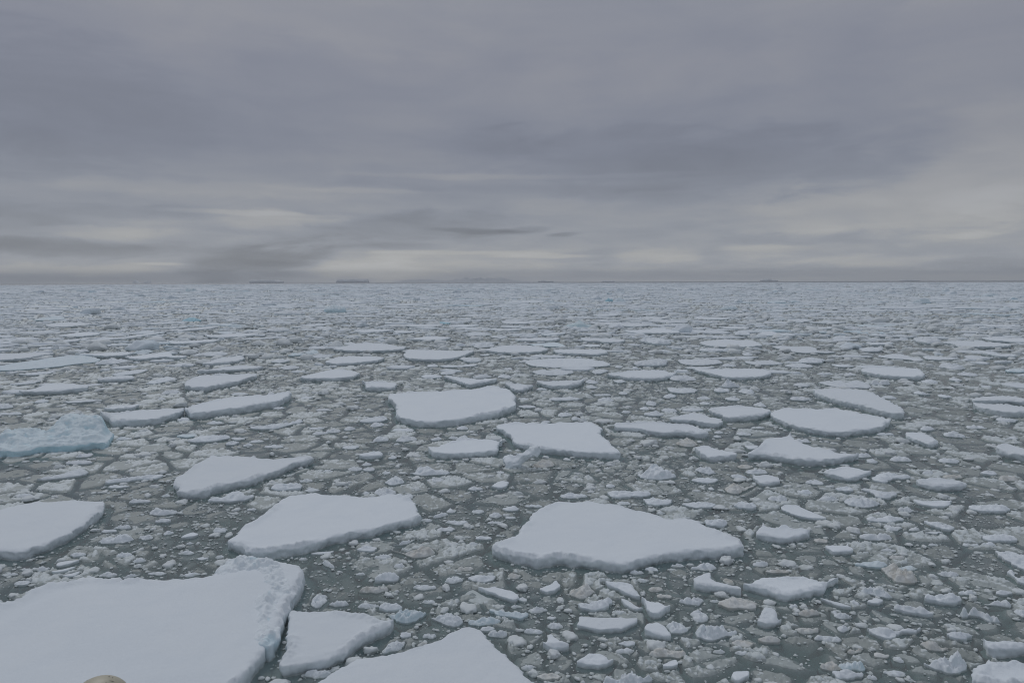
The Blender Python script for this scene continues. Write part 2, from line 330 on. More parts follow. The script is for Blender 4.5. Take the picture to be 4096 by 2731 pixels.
def floe_mesh(Q, H, kind, mat, seed, unit=1.0, bump=None, budget=1500, foot_k=1.0):
    """closed ice body on footprint Q (m): submerged foot, ragged wall, snow top. Local to its centroid."""
    Q = np.asarray(Q, float)
    if ((Q * np.roll(Q, -1, 0)[:, ::-1]) @ np.array([1, -1])).sum() < 0: Q = Q[::-1]
    c = Q.mean(0); dist = max(18.0, math.hypot(*c)); px = dist / 683.0
    ext = Q.max(0) - Q.min(0); size = max(ext); area = max(.01, abs((Q[:, 0] * np.roll(Q[:, 1], -1) - Q[:, 1] * np.roll(Q[:, 0], -1)).sum()) / 2)
    for _ in range(1):
        Q = np.stack([Q * .82 + np.roll(Q, -1, 0) * .18, Q * .18 + np.roll(Q, -1, 0) * .82], 1).reshape(-1, 2)
    Q = resample(Q, max(px * .9, .035)); step = np.hypot(*(np.roll(Q, -1, 0) - Q).T).mean()
    kw0 = int(max(1, round(.16 * unit / step))); kw0 = min(kw0, len(Q) // 12); N = normals(Q); N = sum(np.roll(N, o, 0) for o in range(-kw0, kw0 + 1)) / (2 * kw0 + 1); k = .072 if kind in 'fps' else .13
    off = 0
    for i, lam in enumerate((2.6, 1.2, .55, .25, .12)):
        lam *= unit
        if lam > size * .6 or lam < 1.8 * step: continue
        off = off + k * lam * min(2.2, (unit / lam) ** .35) * vn2(Q[:, 0] / lam, Q[:, 1] / lam, seed * 7 + i)
    Q = Q + N * np.reshape(off, (-1, 1)) if not np.isscalar(off) else Q
    N = normals(Q); n = len(Q)
    kw = int(max(1, min(n // 10, round(.22 * unit / step)))); N = sum(np.roll(N, o, 0) for o in range(-kw, kw + 1)) / (2 * kw + 1); N = N * (np.hypot(*N.T) ** 1.5)[:, None]
    lump = kind in 'leh'
    He = H * (.20 if lump else .50 if kind == 'r' else 1.0)      # height of the wall
    sm = min(.5 * math.sqrt(area), unit)
    foot = .55 * min(1, math.sqrt(area) / 3) * unit * foot_k
    t3 = min(1, He * 2.5)
    rings = [(-.50 * unit if area > 4 else -.25, .05 * foot), (-.11 * unit if area > 4 else -.07, 1.0 * foot), (-.05 * unit, .05 * foot), (.05 * He, -.07 * sm * t3), (.18 * He, -.03 * sm * t3),
             (.42 * He, -.01 * sm), (.62 * He, .0), (.80 * He, .0), (.94 * He, -.02 * t3 * unit), (1.0 * He, -.065 * t3 * unit)]
    if kind == 's': rings = [(-.3, 0), (-.12, .1), (-.04, .0), (.0, -.05), (.01, -.1)]
    V = []
    for z, o in rings:
        lam = .42 * unit
        wig = (vn3(Q[:, 0] / lam, Q[:, 1] / lam, z / lam * 1.5, seed) * .5 + vn3(Q[:, 0] / lam * 2.1, Q[:, 1] / lam * 2.1, z / lam * 2.6, seed + 1) * .35 + vn3(Q[:, 0] / lam * 4.6, Q[:, 1] / lam * 4.6, z / lam * 5, seed + 2) * .25) * min(.12 * unit, .34 * max(He, .03))
        zz = z + (vn2(Q[:, 0] / .4 / unit, Q[:, 1] / .4 / unit, seed + 3) * .16 * He * z / max(He, 1e-3) if z > 0 else 0)
        q = Q + N * (o + wig)[:, None]
        V.append(np.column_stack([q, np.broadcast_to(zz, n)]))
    nr = len(V); T = V[-1]
    # interior points
    sp_ = max(px * 1.1, math.sqrt(area / budget), .03)
    lo, hi = T[:, :2].min(0), T[:, :2].max(0)
    gx, gy = np.meshgrid(np.arange(lo[0], hi[0], sp_), np.arange(lo[1], hi[1], sp_ * .87))
    gx = gx + (np.arange(gx.shape[0]) % 2)[:, None] * sp_ * .5
    rs = np.random.RandomState(seed); I = np.column_stack([gx.ravel(), gy.ravel()]) + rs.uniform(-.25, .25, (gx.size, 2)) * sp_
    I = I[in_poly(I, T[:, :2])] if len(I) else I
    d = seg_dist(I, T[:, :2]) if len(I) else np.zeros(0)
    I = I[d > .55 * min(sp_, step * 2)]; d = d[d > .55 * min(sp_, step * 2)]
    if sp_ > 2.2 * step and len(I):          # a finer band along the rim
        R = T[::1, :2] - N * (sp_ * .35) + rs.uniform(-.1, .1, (n, 2)) * sp_
        R = R[in_poly(R, T[:, :2])]; dr = seg_dist(R, T[:, :2]); ok = dr > .2 * sp_
        I = np.vstack([I, R[ok]]); d = np.concatenate([d, dr[ok]])
    if len(I):
        x, y = I.T; dm = max(d.max(), 1e-3)
        edge = 1 - np.exp(-d / (.10 * unit))
        if lump:
            dome = np.clip(d / dm, 0, 1) ** .6
            kn = knob(x, y, max(.30 * size, .10 * unit), seed, 3); r2 = ridg(x, y, .2 * size + .05, seed + 9, 3)
            z = He + (H - He) * (dome * (-.75 + 2.3 * kn) * .85 + .35 * kn * edge) + .20 * H * (r2 - .5) * edge - .55 * H * ridg(x, y, .33 * size + .05, seed + 21, 2) ** 7 * edge
        elif kind == 'r':
            dome = ss(0, 1, d / dm) * .35 + .65 * edge
            lam = min(.75, .35 * size) * unit
            z = He + (H - He) * dome * (-.8 + 2.9 * knob(x, y, lam, seed, 3)) + .08 * unit * (ridg(x, y, .3 * unit, seed + 5, 3) - .5) * edge - .45 * H * ridg(x, y, min(.9, .3 * size) * unit, seed + 21, 2) ** 8 * edge
        elif kind == 's':
            z = .012 + .03 * fbm(x, y, .5, seed, 3) * edge
        else:
            z = He + .012 * unit * fbm(x, y, .9 * unit, seed + 2, 2) * edge + .055 * unit * fbm(x, y, 3.2 * unit, seed, 3) * np.clip(d / unit, 0, 1) + .008 * unit * vn2(x / .35, y / .35, seed) * edge + .015 * edge * unit
            rim = ss(-.05, .45, vn2(x / 1.9 / unit, y / 1.9 / unit, seed + 4)) * np.exp(-(d / (.26 * unit)) ** 2) * edge
            z = z + rim * .42 * min(1, H * 2.2) * unit * knob(x, y, .34 * unit, seed + 6, 2) ** 1.5
            z = z + .05 * unit * np.exp(-d / (.5 * unit)) * (ridg(x, y, .45 * unit, seed + 8, 3) - .5) * edge
        if bump is not None: z = z + bump(x, y, d)
        P2 = [Vector(p) for p in np.vstack([T[:, :2], I])]
    else:
        z = np.zeros(0); P2 = [Vector(p) for p in T[:, :2]]
    res = delaunay_2d_cdt(P2, [(i, (i + 1) % n) for i in range(n)], [], 1, 1e-6)
    nv = np.array([[v.x, v.y] for v in res[0]]); zi = np.concatenate([T[:, 2], z])
    ori = res[3]; zv = np.array([zi[o[0]] if len(o) else He for o in ori])
    tris = np.array([f for f in res[2] if len(f) == 3], np.int32).reshape(-1, 3)
    base = n * (nr - 1)
    allv = np.vstack([np.vstack(V[:-1]), np.column_stack([nv, zv])])
    # map the top ring onto the triangulated vertices
    ring_idx = np.full(n, -1, int)
    for vi, o in enumerate(ori):
        for k_ in o:
            if k_ < n: ring_idx[k_] = vi
    i = np.arange(n); j = (i + 1) % n; quads = []
    for r in range(nr - 2): quads.append(np.column_stack([r * n + i, r * n + j, (r + 1) * n + j, (r + 1) * n + i]))
    ti, tj = base + ring_idx[i], base + ring_idx[j]; b0 = (nr - 2) * n
    ok = (ring_idx[i] >= 0) & (ring_idx[j] >= 0) & (ti != tj)
    quads.append(np.column_stack([b0 + i, b0 + j, tj, ti])[ok])
    allv[:, :2] -= c
    me = mesh_np('ice', allv, [np.vstack(quads), tris + base], mat)
    return me, (c[0], c[1], 0.0)

FLOES = [
 ('f','w',0.50,'huge flat snow-covered floe with a blue rubble ridge on its right corner','-18.77,23.65 -18.49,23.71 -18.12,23.93 -18.16,24.53 -17.95,25.03 -17.78,25.28 -17.40,25.48 -16.88,25.56 -16.79,26.08 -16.35,25.94 -15.61,25.77 -14.92,25.68 -13.68,25.62 -13.16,25.75 -12.55,25.80 -12.01,26.04 -11.55,26.35 -11.54,26.96 -11.20,27.26 -10.64,27.40 -9.81,27.32 -9.28,27.02 -8.70,26.72 -8.50,26.71 -8.22,25.52 -8.15,25.38 -8.18,24.32 -8.12,23.63 -8.02,22.84 -7.84,22.29 -7.86,21.84 -7.71,21.33 -7.76,20.65 -7.83,20.07 -7.88,19.60 -8.05,19.01 -8.24,18.44 -9.26,17.92 -11.54,17.61 -13.98,17.62 -15.87,17.95 -18.05,20.01 -19.81,22.41'),
 ('f','w',0.36,'flat triangular floe with a straight left edge beside the huge rubble-cornered floe','-7.88,23.42 -7.42,23.47 -6.87,23.41 -6.23,23.33 -5.52,23.24 -5.12,23.07 -4.71,22.86 -4.41,22.66 -4.17,22.74 -4.15,22.76 -4.20,22.42 -4.42,22.12 -4.69,21.70 -5.00,21.33 -5.21,20.98 -5.37,20.68 -5.53,20.55 -5.79,20.35 -6.29,20.15 -6.77,19.91 -7.00,19.87 -7.07,20.00 -7.11,20.42 -7.34,21.34 -7.59,22.33 -7.81,23.09'),
 ('f','w',0.42,'flat round-fronted floe with a teal waterline at the left frame edge','-27.24,34.18 -26.35,34.22 -26.31,34.69 -25.99,34.99 -25.62,35.36 -24.91,35.47 -23.79,35.46 -23.60,35.78 -22.94,35.63 -22.39,35.38 -21.91,35.57 -21.47,34.86 -21.29,34.43 -20.99,33.55 -20.91,32.82 -20.64,31.91 -20.57,31.34 -20.38,30.51 -20.63,30.16 -20.70,29.56 -20.95,29.15 -21.23,28.71 -21.71,28.67 -22.27,28.72 -23.14,28.84 -24.76,30.24 -26.72,32.55'),
 ('f','w',0.42,'flat axe-shaped floe with a narrow arm reaching out to the right','-20.09,39.50 -20.16,40.01 -20.02,40.65 -20.19,41.98 -20.35,43.77 -20.46,45.12 -20.18,45.39 -19.41,44.99 -18.45,45.09 -17.40,44.96 -16.63,44.49 -15.80,44.10 -15.24,44.47 -14.31,44.67 -13.62,44.99 -13.12,44.65 -13.04,44.33 -13.41,43.60 -14.12,43.08 -14.44,42.06 -14.54,41.24 -15.05,40.61 -15.23,39.40 -16.02,38.97 -16.54,38.13 -16.93,37.86 -16.97,37.20 -17.65,36.86 -18.53,37.08 -19.19,38.16 -19.65,38.66'),
 ('r','w',0.30,'rubbly white floe touching the front edge of the axe-shaped floe','-16.63,36.42 -16.67,36.71 -16.15,36.84 -15.82,37.04 -15.91,37.78 -15.51,37.94 -14.79,36.96 -14.53,37.44 -14.46,36.91 -14.72,36.53 -15.35,36.28 -16.19,36.34'),
 ('f','w',0.42,'broad flat floe pointed at its left end with a block on its back edge','-12.90,29.98 -12.83,30.09 -12.72,30.74 -12.82,31.71 -12.69,32.31 -12.56,32.73 -12.41,34.40 -12.58,34.99 -12.32,35.73 -12.17,36.50 -11.51,36.49 -11.06,36.89 -10.29,36.48 -9.29,36.34 -8.69,36.21 -7.98,35.89 -7.43,35.94 -7.04,36.45 -6.47,36.45 -5.92,36.05 -5.35,35.42 -4.98,34.53 -4.87,33.74 -4.65,33.18 -4.55,33.26 -4.64,32.79 -5.20,32.38 -5.78,31.99 -6.25,31.41 -6.67,31.04 -7.25,30.86 -7.65,30.50 -8.02,30.33 -8.32,29.98 -8.78,29.47 -9.47,29.15 -10.05,28.91 -10.59,28.59 -11.25,28.49 -11.58,28.49 -12.10,29.17 -12.81,29.76'),
 ('l','w',0.33,'squared white ice block standing on the back edge of the broad left-pointing floe','-7.95,38.53 -7.55,38.67 -6.72,38.38 -6.55,37.77 -7.07,37.45 -7.31,37.37 -7.79,37.91'),
 ('r','w',0.30,'medium white rubbly ice floe, nearest one right in front of the blue hummock','-29.01,40.60 -28.86,40.72 -28.43,41.04 -28.12,41.82 -27.70,42.32 -27.42,42.77 -26.94,42.38 -26.78,42.02 -26.92,41.37 -27.53,40.89 -28.15,40.59 -28.50,40.44'),
 ('r','w',0.30,'medium white rubbly long ice floe, nearest one behind and right of the teal-edged floe','-24.34,39.94 -24.36,40.15 -23.95,40.39 -23.64,40.64 -23.13,40.85 -22.38,41.15 -21.95,41.39 -21.75,41.43 -21.76,40.99 -22.32,40.68 -23.06,40.38 -23.61,40.08 -24.02,39.88'),
 ('l','w',0.26,'small white lumpy ice chunk, second one nearer and left of the axe-shaped floe','-18.97,34.78 -18.81,35.01 -18.48,35.13 -17.89,34.89 -17.59,34.82 -17.56,34.52 -18.17,34.34 -18.61,34.46'),
 ('l','w',0.34,'medium white lumpy ice chunk, second one straight right of the teal-edged floe','-19.31,30.67 -19.14,30.86 -18.78,30.95 -18.58,31.33 -18.17,31.23 -17.79,31.03 -17.73,31.04 -17.85,30.76 -18.25,30.49 -18.85,30.46'),
 ('p','w',0.12,'small white flat thin ice floe, nearest one straight left of the broad left-pointing floe','-15.56,31.10 -15.55,31.45 -15.28,31.77 -14.88,31.52 -14.99,31.29 -15.32,31.11'),
 ('p','w',0.12,'small white flat thin ice floe, nearest one right in front of the teal-edged floe','-19.37,28.00 -19.45,28.29 -19.17,28.44 -18.71,28.51 -18.63,28.49 -18.83,28.11 -19.16,27.93'),
 ('p','w',0.12,'small white flat thin ice floe, second one right behind the huge rubble-cornered floe','-19.14,27.34 -18.90,27.45 -18.67,27.67 -18.44,27.84 -18.39,27.80 -18.52,27.43 -18.83,27.25'),
 ('p','w',0.11,'small white flat thin ice floe, nearest one right behind the huge rubble-cornered floe','-18.43,26.97 -18.27,27.05 -18.10,27.26 -17.96,27.43 -17.89,27.21 -17.95,26.93 -18.24,26.90'),
 ('l','w',0.18,'small white lumpy ice chunk, nearest one right behind the huge rubble-cornered floe','-17.02,26.99 -17.00,27.18 -16.78,27.32 -16.37,27.25 -16.28,27.13 -16.43,26.92'),
 ('l','w',0.14,'small white lumpy ice chunk, second one right behind the huge rubble-cornered floe','-15.87,26.84 -15.74,27.00 -15.59,27.17 -15.37,27.26 -15.35,27.05'),
 ('l','w',0.14,'small white lumpy long ice chunk, third one right behind the huge rubble-cornered floe','-13.76,27.04 -13.56,27.16 -13.14,27.30 -12.90,27.31 -12.87,27.18 -13.23,26.97'),
 ('l','w',0.22,'upright jagged white ice chunk right of the huge rubble-cornered floe','-7.60,24.78 -7.60,25.18 -7.39,25.24 -7.08,25.23 -7.04,24.78 -7.08,24.31 -7.34,24.25'),
 ('l','w',0.20,'small white lumpy ice chunk, third one right in front of the broad left-pointing floe','-8.23,28.34 -8.14,28.36 -7.80,28.29 -7.48,27.77 -7.56,27.73 -7.92,28.03'),
 ('p','w',0.06,'flat thin sliver-shaped ice floe, nearest one right in front of the broad left-pointing floe','-8.97,29.22 -8.76,29.41 -8.26,29.53 -7.95,29.59 -8.03,29.38 -8.51,29.22'),
 ('f','w',0.40,'flat floe rising to a peak at its back and cut by the bottom frame edge','-5.42,19.63 -5.31,19.75 -5.13,20.11 -4.88,20.41 -4.32,20.40 -3.65,20.57 -3.17,20.66 -3.12,20.79 -2.77,21.06 -2.38,21.42 -2.17,21.76 -1.88,21.85 -1.39,22.04 -1.14,21.94 -0.95,21.56 -0.66,21.04 -0.42,20.60 -0.20,20.47 -0.23,20.30 0.00,20.00 0.23,19.64 0.27,19.29 0.44,18.91 0.65,18.91 0.51,18.40 -1.17,18.14 -3.69,18.29 -5.70,18.71 -5.74,19.03'),
 ('f','w',0.43,'large flat kite-shaped floe with a pale blue front wall right of centre','-0.94,29.39 -0.77,29.53 -0.38,30.06 0.16,30.42 0.37,30.89 0.45,31.37 0.83,32.38 1.00,33.24 1.32,33.90 1.73,34.60 2.32,35.27 2.79,35.26 3.33,35.19 4.13,35.30 4.87,34.93 5.59,34.56 6.20,33.63 6.57,33.63 7.16,32.86 7.76,32.28 8.18,32.53 8.92,32.52 9.05,31.70 9.38,31.11 9.76,30.53 9.99,29.98 10.27,29.80 10.20,29.31 10.19,29.07 10.11,28.92 9.58,28.68 8.91,28.61 7.92,28.51 7.25,28.38 6.91,28.31 6.09,28.08 5.45,27.71 4.81,27.27 4.61,27.17 4.16,27.42 3.57,27.65 2.65,27.80 1.92,28.11 1.40,27.81 1.08,27.59 0.77,27.82 0.15,28.20 -0.50,28.60 -0.89,28.84 -0.96,29.01'),
 ('p','w',0.16,'medium white flat thin ice floe, nearest one nearer and left of the kite-shaped floe','-1.38,25.67 -1.03,25.57 -0.62,25.75 -0.16,25.45 0.16,25.07 0.21,24.81 0.07,24.64 -0.38,24.86 -0.73,25.17 -1.14,25.48'),
 ('s','w',0.03,'white half-sunk ice floe, nearest one behind and right of the blue and tan lump','-1.98,25.21 -1.62,25.81 -1.26,25.55 -0.66,24.93 -0.99,24.56 -1.55,24.63'),
 ('p','w',0.16,'small white flat thin ice floe, nearest one behind and left of the half-moon floe','1.00,25.57 1.30,25.83 1.74,26.33 1.84,26.03 1.88,25.83 1.62,25.34 1.27,25.24'),
 ('l','t',0.32,'brown-topped dirty ice lump below the kite-shaped floe','2.21,25.54 2.44,25.59 2.76,25.85 3.06,25.92 3.18,25.43 3.27,25.45 2.91,25.08 2.49,24.84 2.24,25.27'),
 ('p','w',0.16,'medium white flat thin ice floe, nearest one right in front of the kite-shaped floe','3.62,26.17 3.96,26.08 4.58,25.95 4.74,25.49 4.85,24.99 4.82,24.83 4.47,24.95 4.06,25.58'),
 ('r','w',0.29,'medium white rubbly ice floe, nearest one right behind the half-moon floe','2.38,24.34 2.76,24.28 3.18,24.53 3.65,24.70 3.71,24.58 3.40,24.13 2.93,23.85 2.52,24.02'),
 ('p','w',0.14,'small white flat thin ice floe, nearest one behind and right of the half-moon floe','4.05,24.79 4.34,24.54 4.59,24.07 4.80,24.01 4.45,23.90 4.15,24.36'),
 ('p','w',0.24,'flat thin ice floe, nearest one behind and left of the tan and white heap','4.82,24.68 5.08,24.33 5.38,24.22 5.59,23.93 5.78,24.03 5.64,23.78 5.28,23.45 4.95,23.40 4.89,23.89 4.80,24.46'),
 ('p','w',0.16,'thin flat half-moon floe floating in dark water below the kite-shaped floe','2.25,22.97 2.37,23.37 2.75,23.26 3.27,23.20 3.81,23.25 4.21,23.14 4.41,23.20 4.22,22.87 3.79,22.47 3.42,22.37 2.96,22.38 2.68,22.58 2.28,22.73'),
 ('p','w',0.22,'small white flat thin ice floe, nearest one nearer and right of the half-moon floe','4.46,22.52 4.67,22.80 5.03,22.80 5.24,22.59 5.32,22.03 5.26,21.88 4.87,22.02 4.45,22.22'),
 ('l','w',0.27,'small white lumpy ice chunk, nearest one straight left of the tan and white heap','5.33,22.86 5.62,22.90 6.06,22.74 6.22,22.80 5.92,22.41 5.44,22.31 5.38,22.61'),
 ('p','w',0.21,'small white flat thin ice floe, nearest one nearer and left of the half-moon floe','0.96,21.52 1.08,21.48 1.21,22.05 1.36,22.00 1.53,21.57 1.84,21.44 1.80,21.30 1.46,21.21 1.12,21.35'),
 ('p','w',0.16,'medium white flat thin ice floe, nearest one right in front of the half-moon floe','1.96,20.42 2.17,20.66 2.44,20.92 2.85,20.83 2.97,20.66 3.00,20.49 3.21,20.62 2.98,20.34 2.59,20.18 2.23,20.26'),
 ('l','w',0.44,'medium white lumpy ice chunk, third one right in front of the half-moon floe','2.74,19.60 3.00,19.56 3.37,19.62 3.62,20.03 3.74,19.94 3.90,19.61 4.15,19.70 4.18,19.54 3.37,19.10 2.75,19.32'),
 ('l','t',0.25,'dirty tan lumpy ice chunk, nearest one nearer and left of the tan and white heap','4.37,21.01 4.53,21.12 4.96,21.35 5.11,21.12 5.56,21.21 5.59,21.01 5.28,20.84 5.04,20.84 4.62,20.84'),
 ('p','w',0.13,'flat thin ice floe, nearest one nearer and left of the tan and white heap','4.59,20.20 4.92,20.53 5.18,20.61 5.18,20.33 4.84,20.15'),
 ('l','b',0.39,'rounded pale blue ice lump with a tan top right of the triangular floe','-4.51,23.61 -4.26,23.53 -3.80,23.70 -3.57,23.99 -3.31,23.66 -3.12,23.82 -3.28,23.39 -3.66,23.08 -4.08,23.08'),
 ('l','w',0.34,'medium white lumpy ice chunk, nearest one straight right of the blue and tan lump','-2.99,23.45 -2.64,23.37 -2.35,23.65 -2.02,23.60 -1.73,23.23 -1.72,23.05 -1.86,22.86 -2.38,22.91'),
 ('r','b',0.21,'medium pale blue rubbly ice floe, second one right behind the peaked floe','-0.86,23.97 -0.53,23.82 0.12,23.74 0.52,23.69 0.55,23.59 0.33,23.26 -0.26,23.43 -0.74,23.76'),
 ('l','b',0.25,'medium pale blue lumpy ice chunk, fifth one right behind the peaked floe','-1.62,23.17 -1.30,23.13 -0.95,23.49 -0.67,23.18 -0.39,23.22 -0.72,23.01 -1.29,22.91'),
 ('l','w',0.25,'small white lumpy ice chunk, nearest one straight right of the triangular floe','-4.23,21.11 -4.18,21.64 -3.91,21.78 -3.59,21.82 -3.62,21.51 -3.87,21.24 -4.09,21.15'),
 ('l','t',0.36,'wide dirty tan ice lump right of the broad left-pointing floe','-5.50,29.62 -5.17,29.58 -4.64,29.21 -4.37,29.62 -3.86,29.79 -3.41,29.36 -3.42,29.10 -3.75,28.86 -4.24,28.70 -4.84,29.19'),
 ('l','w',0.20,'small white lumpy ice chunk, nearest one right behind the wide tan lump','-5.56,30.31 -5.10,30.40 -4.60,30.98 -4.52,30.93 -4.76,30.39 -5.27,30.22'),
 ('l','w',0.20,'small white lumpy ice chunk, second one behind and right of the wide tan lump','-4.07,33.94 -3.81,34.31 -3.52,34.54 -3.28,34.39 -3.62,33.95 -3.99,33.84'),
 ('l','w',0.42,'medium white lumpy ice chunk, nearest one nearer and left of the almond floe','-6.49,41.95 -6.11,41.95 -6.01,42.92 -5.53,43.28 -4.87,42.56 -4.61,42.73 -4.25,41.96 -3.92,41.95 -4.40,41.56 -5.48,41.37 -6.17,41.64'),
 ('l','w',0.58,'pale pyramid-shaped ice lump standing alone right of the tilted slab','7.75,41.44 8.00,41.09 8.52,42.32 9.10,42.85 9.57,42.85 9.67,41.62 10.01,41.07 10.05,40.83 9.19,40.28 8.32,40.38 7.84,40.69'),
 ('p','w',0.16,'small white flat thin ice floe, nearest one nearer and left of the tilted slab','-1.22,39.07 -1.02,39.63 -0.58,39.93 -0.22,39.72 -0.35,38.97 -0.65,38.54 -1.08,38.69'),
 ('r','w',0.30,'medium white rubbly long ice floe, nearest one right behind the kite-shaped floe','5.28,37.62 5.66,37.63 6.30,37.94 6.76,37.70 7.42,37.61 7.81,37.87 7.30,36.97 6.75,37.11 5.95,36.80 5.51,37.12'),
 ('r','w',0.28,'medium white rubbly ice floe, nearest one right in front of the pyramid lump','7.13,36.51 7.34,36.36 7.88,36.61 8.30,36.28 8.81,36.39 8.44,35.82 7.76,35.63 7.19,35.59'),
 ('p','w',0.31,'medium white flat thin ice floe, nearest one straight left of the cracked floe','7.13,26.00 7.31,26.28 7.69,26.55 7.97,26.59 7.88,26.07 8.16,25.75 8.43,25.48 8.72,25.33 8.74,25.11 8.47,25.23 8.11,25.36 7.74,25.49 7.40,25.49 7.10,25.69'),
 ('f','w',0.26,'flat floe with a thin surface crack and a lumpy right tip','8.97,25.72 9.13,25.68 9.48,26.03 10.02,26.37 10.61,26.36 11.20,26.36 11.68,26.35 11.82,26.01 12.05,25.74 12.50,26.07 12.91,26.31 13.00,26.24 12.55,25.91 12.23,25.72 11.91,25.21 11.51,25.28 11.20,25.09 10.73,24.91 10.18,24.67 9.90,24.79 9.76,25.04 9.38,25.23 9.07,25.48'),
 ('f','w',0.30,'small floe with a raised horn on the left of its scooped back','11.39,31.04 11.74,31.64 12.24,32.44 12.09,31.63 12.44,31.43 13.02,31.82 13.21,31.43 13.67,31.52 13.89,31.36 14.10,31.43 13.66,30.98 13.20,30.71 12.43,30.31 11.93,30.62 11.41,30.90'),
 ('p','w',0.16,'medium white flat thin ice floe, nearest one right behind the horned floe','14.08,34.97 14.60,35.41 15.11,35.29 15.25,34.69 15.53,34.11 15.66,33.55 15.80,33.35 15.16,33.25 14.50,33.47 14.25,34.13 14.05,34.59'),
 ('p','w',0.21,'small white flat thin ice floe, nearest one behind and right of the cracked floe','13.97,29.67 14.26,29.72 14.88,29.63 15.15,29.98 15.09,29.32 14.97,29.13 14.09,28.94 14.00,29.30'),
 ('p','w',0.25,'small white flat thin ice floe, nearest one nearer and right of the wedge-shaped floe','14.65,40.97 14.86,40.56 15.52,40.87 15.91,40.23 15.89,39.60 15.77,39.39 15.02,39.02 14.53,39.11 14.54,40.01'),
 ('f','w',0.28,'flat diamond-shaped floe with sharp left and right points','19.14,41.52 19.64,41.72 20.35,42.05 21.21,42.46 21.56,42.04 21.86,41.33 22.38,41.62 21.80,41.03 21.10,40.56 20.27,39.80 19.80,40.11 19.29,40.74'),
 ('r','w',0.30,'medium white rubbly ice floe, nearest one straight right of the diamond floe','21.82,40.47 22.74,41.45 23.29,41.27 23.64,40.75 24.35,40.94 23.80,40.38 23.09,40.23 22.05,39.63 21.63,39.94'),
 ('f','w',0.30,'thick lumpy-edged oval floe right of the diamond floe','23.77,39.48 24.17,39.51 25.05,39.81 25.83,39.49 26.24,39.19 26.22,38.61 25.93,38.29 24.87,37.96 24.06,38.17 23.63,38.88'),
 ('l','w',0.34,'small white lumpy ice chunk, nearest one right in front of the wedge-shaped floe','11.62,42.59 11.99,42.58 12.66,42.92 12.66,41.96 12.79,41.77 12.24,41.45 11.82,41.95'),
 ('r','w',0.23,'small white rubbly ice floe, nearest one right in front of the wedge-shaped floe','10.71,40.20 11.02,40.35 11.60,40.50 12.25,40.27 12.41,40.18 11.80,39.64 11.08,39.59'),
 ('l','t',0.21,'small dirty tan lumpy ice chunk, nearest one nearer and left of the arrow-shaped floe','14.64,43.44 15.01,43.68 15.31,43.42 15.70,43.43 15.09,42.77 14.58,42.95'),
 ('l','t',0.41,'medium dirty tan lumpy ice chunk, second one behind and left of the horned floe','12.14,38.46 12.61,38.86 12.96,39.15 13.20,38.56 13.97,39.03 14.26,39.11 13.54,38.27 12.63,37.59 12.21,37.86'),
 ('r','w',0.24,'medium white rubbly long ice floe, second one right behind the kite-shaped floe','9.08,35.78 9.48,35.82 10.32,35.94 10.90,35.72 10.93,35.56 10.40,35.08 9.77,35.09 9.28,35.33'),
 ('r','w',0.25,'medium white rubbly long ice floe, nearest one right behind the hollowed tan lump','17.85,33.56 18.12,33.38 18.98,33.59 19.53,33.35 19.64,33.21 18.91,32.90 18.18,32.91 17.77,33.12'),
 ('l','w',0.22,'small white lumpy ice chunk, third one right behind the hollowed tan lump','18.08,32.46 18.36,32.45 18.73,32.34 18.99,32.27 18.63,31.89 18.03,31.84'),
 ('l','w',0.39,'medium white lumpy ice chunk, third one right in front of the diamond floe','18.06,36.24 18.49,36.23 18.68,35.98 19.10,36.49 19.59,36.48 19.35,35.72 19.87,35.92 19.19,35.24 18.33,35.25 17.96,35.62'),
 ('r','w',0.30,'medium white rubbly ice floe, nearest one nearer and right of the diamond floe','19.91,38.20 20.27,38.10 20.80,37.51 21.46,37.35 21.49,37.24 20.72,36.59 20.14,36.73 20.23,37.52'),
 ('p','w',0.16,'flat thin long ice floe, nearest one right in front of the lumpy oval floe','21.84,36.27 22.14,35.84 22.85,35.96 23.90,36.08 23.19,35.33 22.41,34.98 22.01,35.34 21.75,35.70'),
 ('r','w',0.28,'medium white rubbly ice floe, nearest one behind and right of the hollowed tan lump','20.40,33.00 20.61,32.80 20.90,32.34 21.33,32.10 21.36,31.97 20.78,31.78 20.50,32.38'),
 ('l','w',0.29,'small white lumpy ice chunk, nearest one nearer and left of the lumpy oval floe','20.12,34.86 20.37,34.83 20.93,35.26 20.79,34.63 21.20,34.64 20.52,34.42 20.08,34.58'),
 ('r','w',0.30,'medium white rubbly ice floe, nearest one nearer and right of the lumpy oval floe','21.29,29.22 21.36,28.93 21.93,29.09 22.16,28.67 22.11,28.03 21.79,27.51 21.10,27.09 21.00,27.53 21.00,28.13 21.19,28.76'),
 ('r','w',0.30,'small white rubbly ice floe, second one right behind the corner floe','20.43,27.21 20.26,26.63 20.37,26.27 20.52,25.95 20.49,25.73 20.07,25.80 20.01,26.26'),
 ('f','w',0.30,'medium white flat ice floe, nearest one right behind the corner floe','15.48,21.57 15.43,21.23 15.96,21.36 16.37,21.27 16.66,21.13 16.98,21.28 16.48,20.86 15.83,20.82 15.21,20.83'),
 ('f','w',0.35,'flat floe with a crumbly back edge in the bottom right corner','13.56,19.42 13.69,19.53 14.10,19.85 14.44,20.01 14.66,20.14 14.66,19.93 14.99,20.01 15.35,20.13 15.53,20.01 15.65,19.97 16.23,19.84 15.95,19.18 14.86,18.61 13.57,18.90 13.46,19.19'),
 ('l','w',0.45,'big pile of rounded white ice lumps just left of the corner floe','12.85,20.45 12.90,20.32 13.17,20.46 13.43,20.50 13.52,20.29 13.87,20.55 13.99,20.37 14.13,20.31 13.83,19.96 13.44,19.84 13.16,20.05 12.84,20.21'),
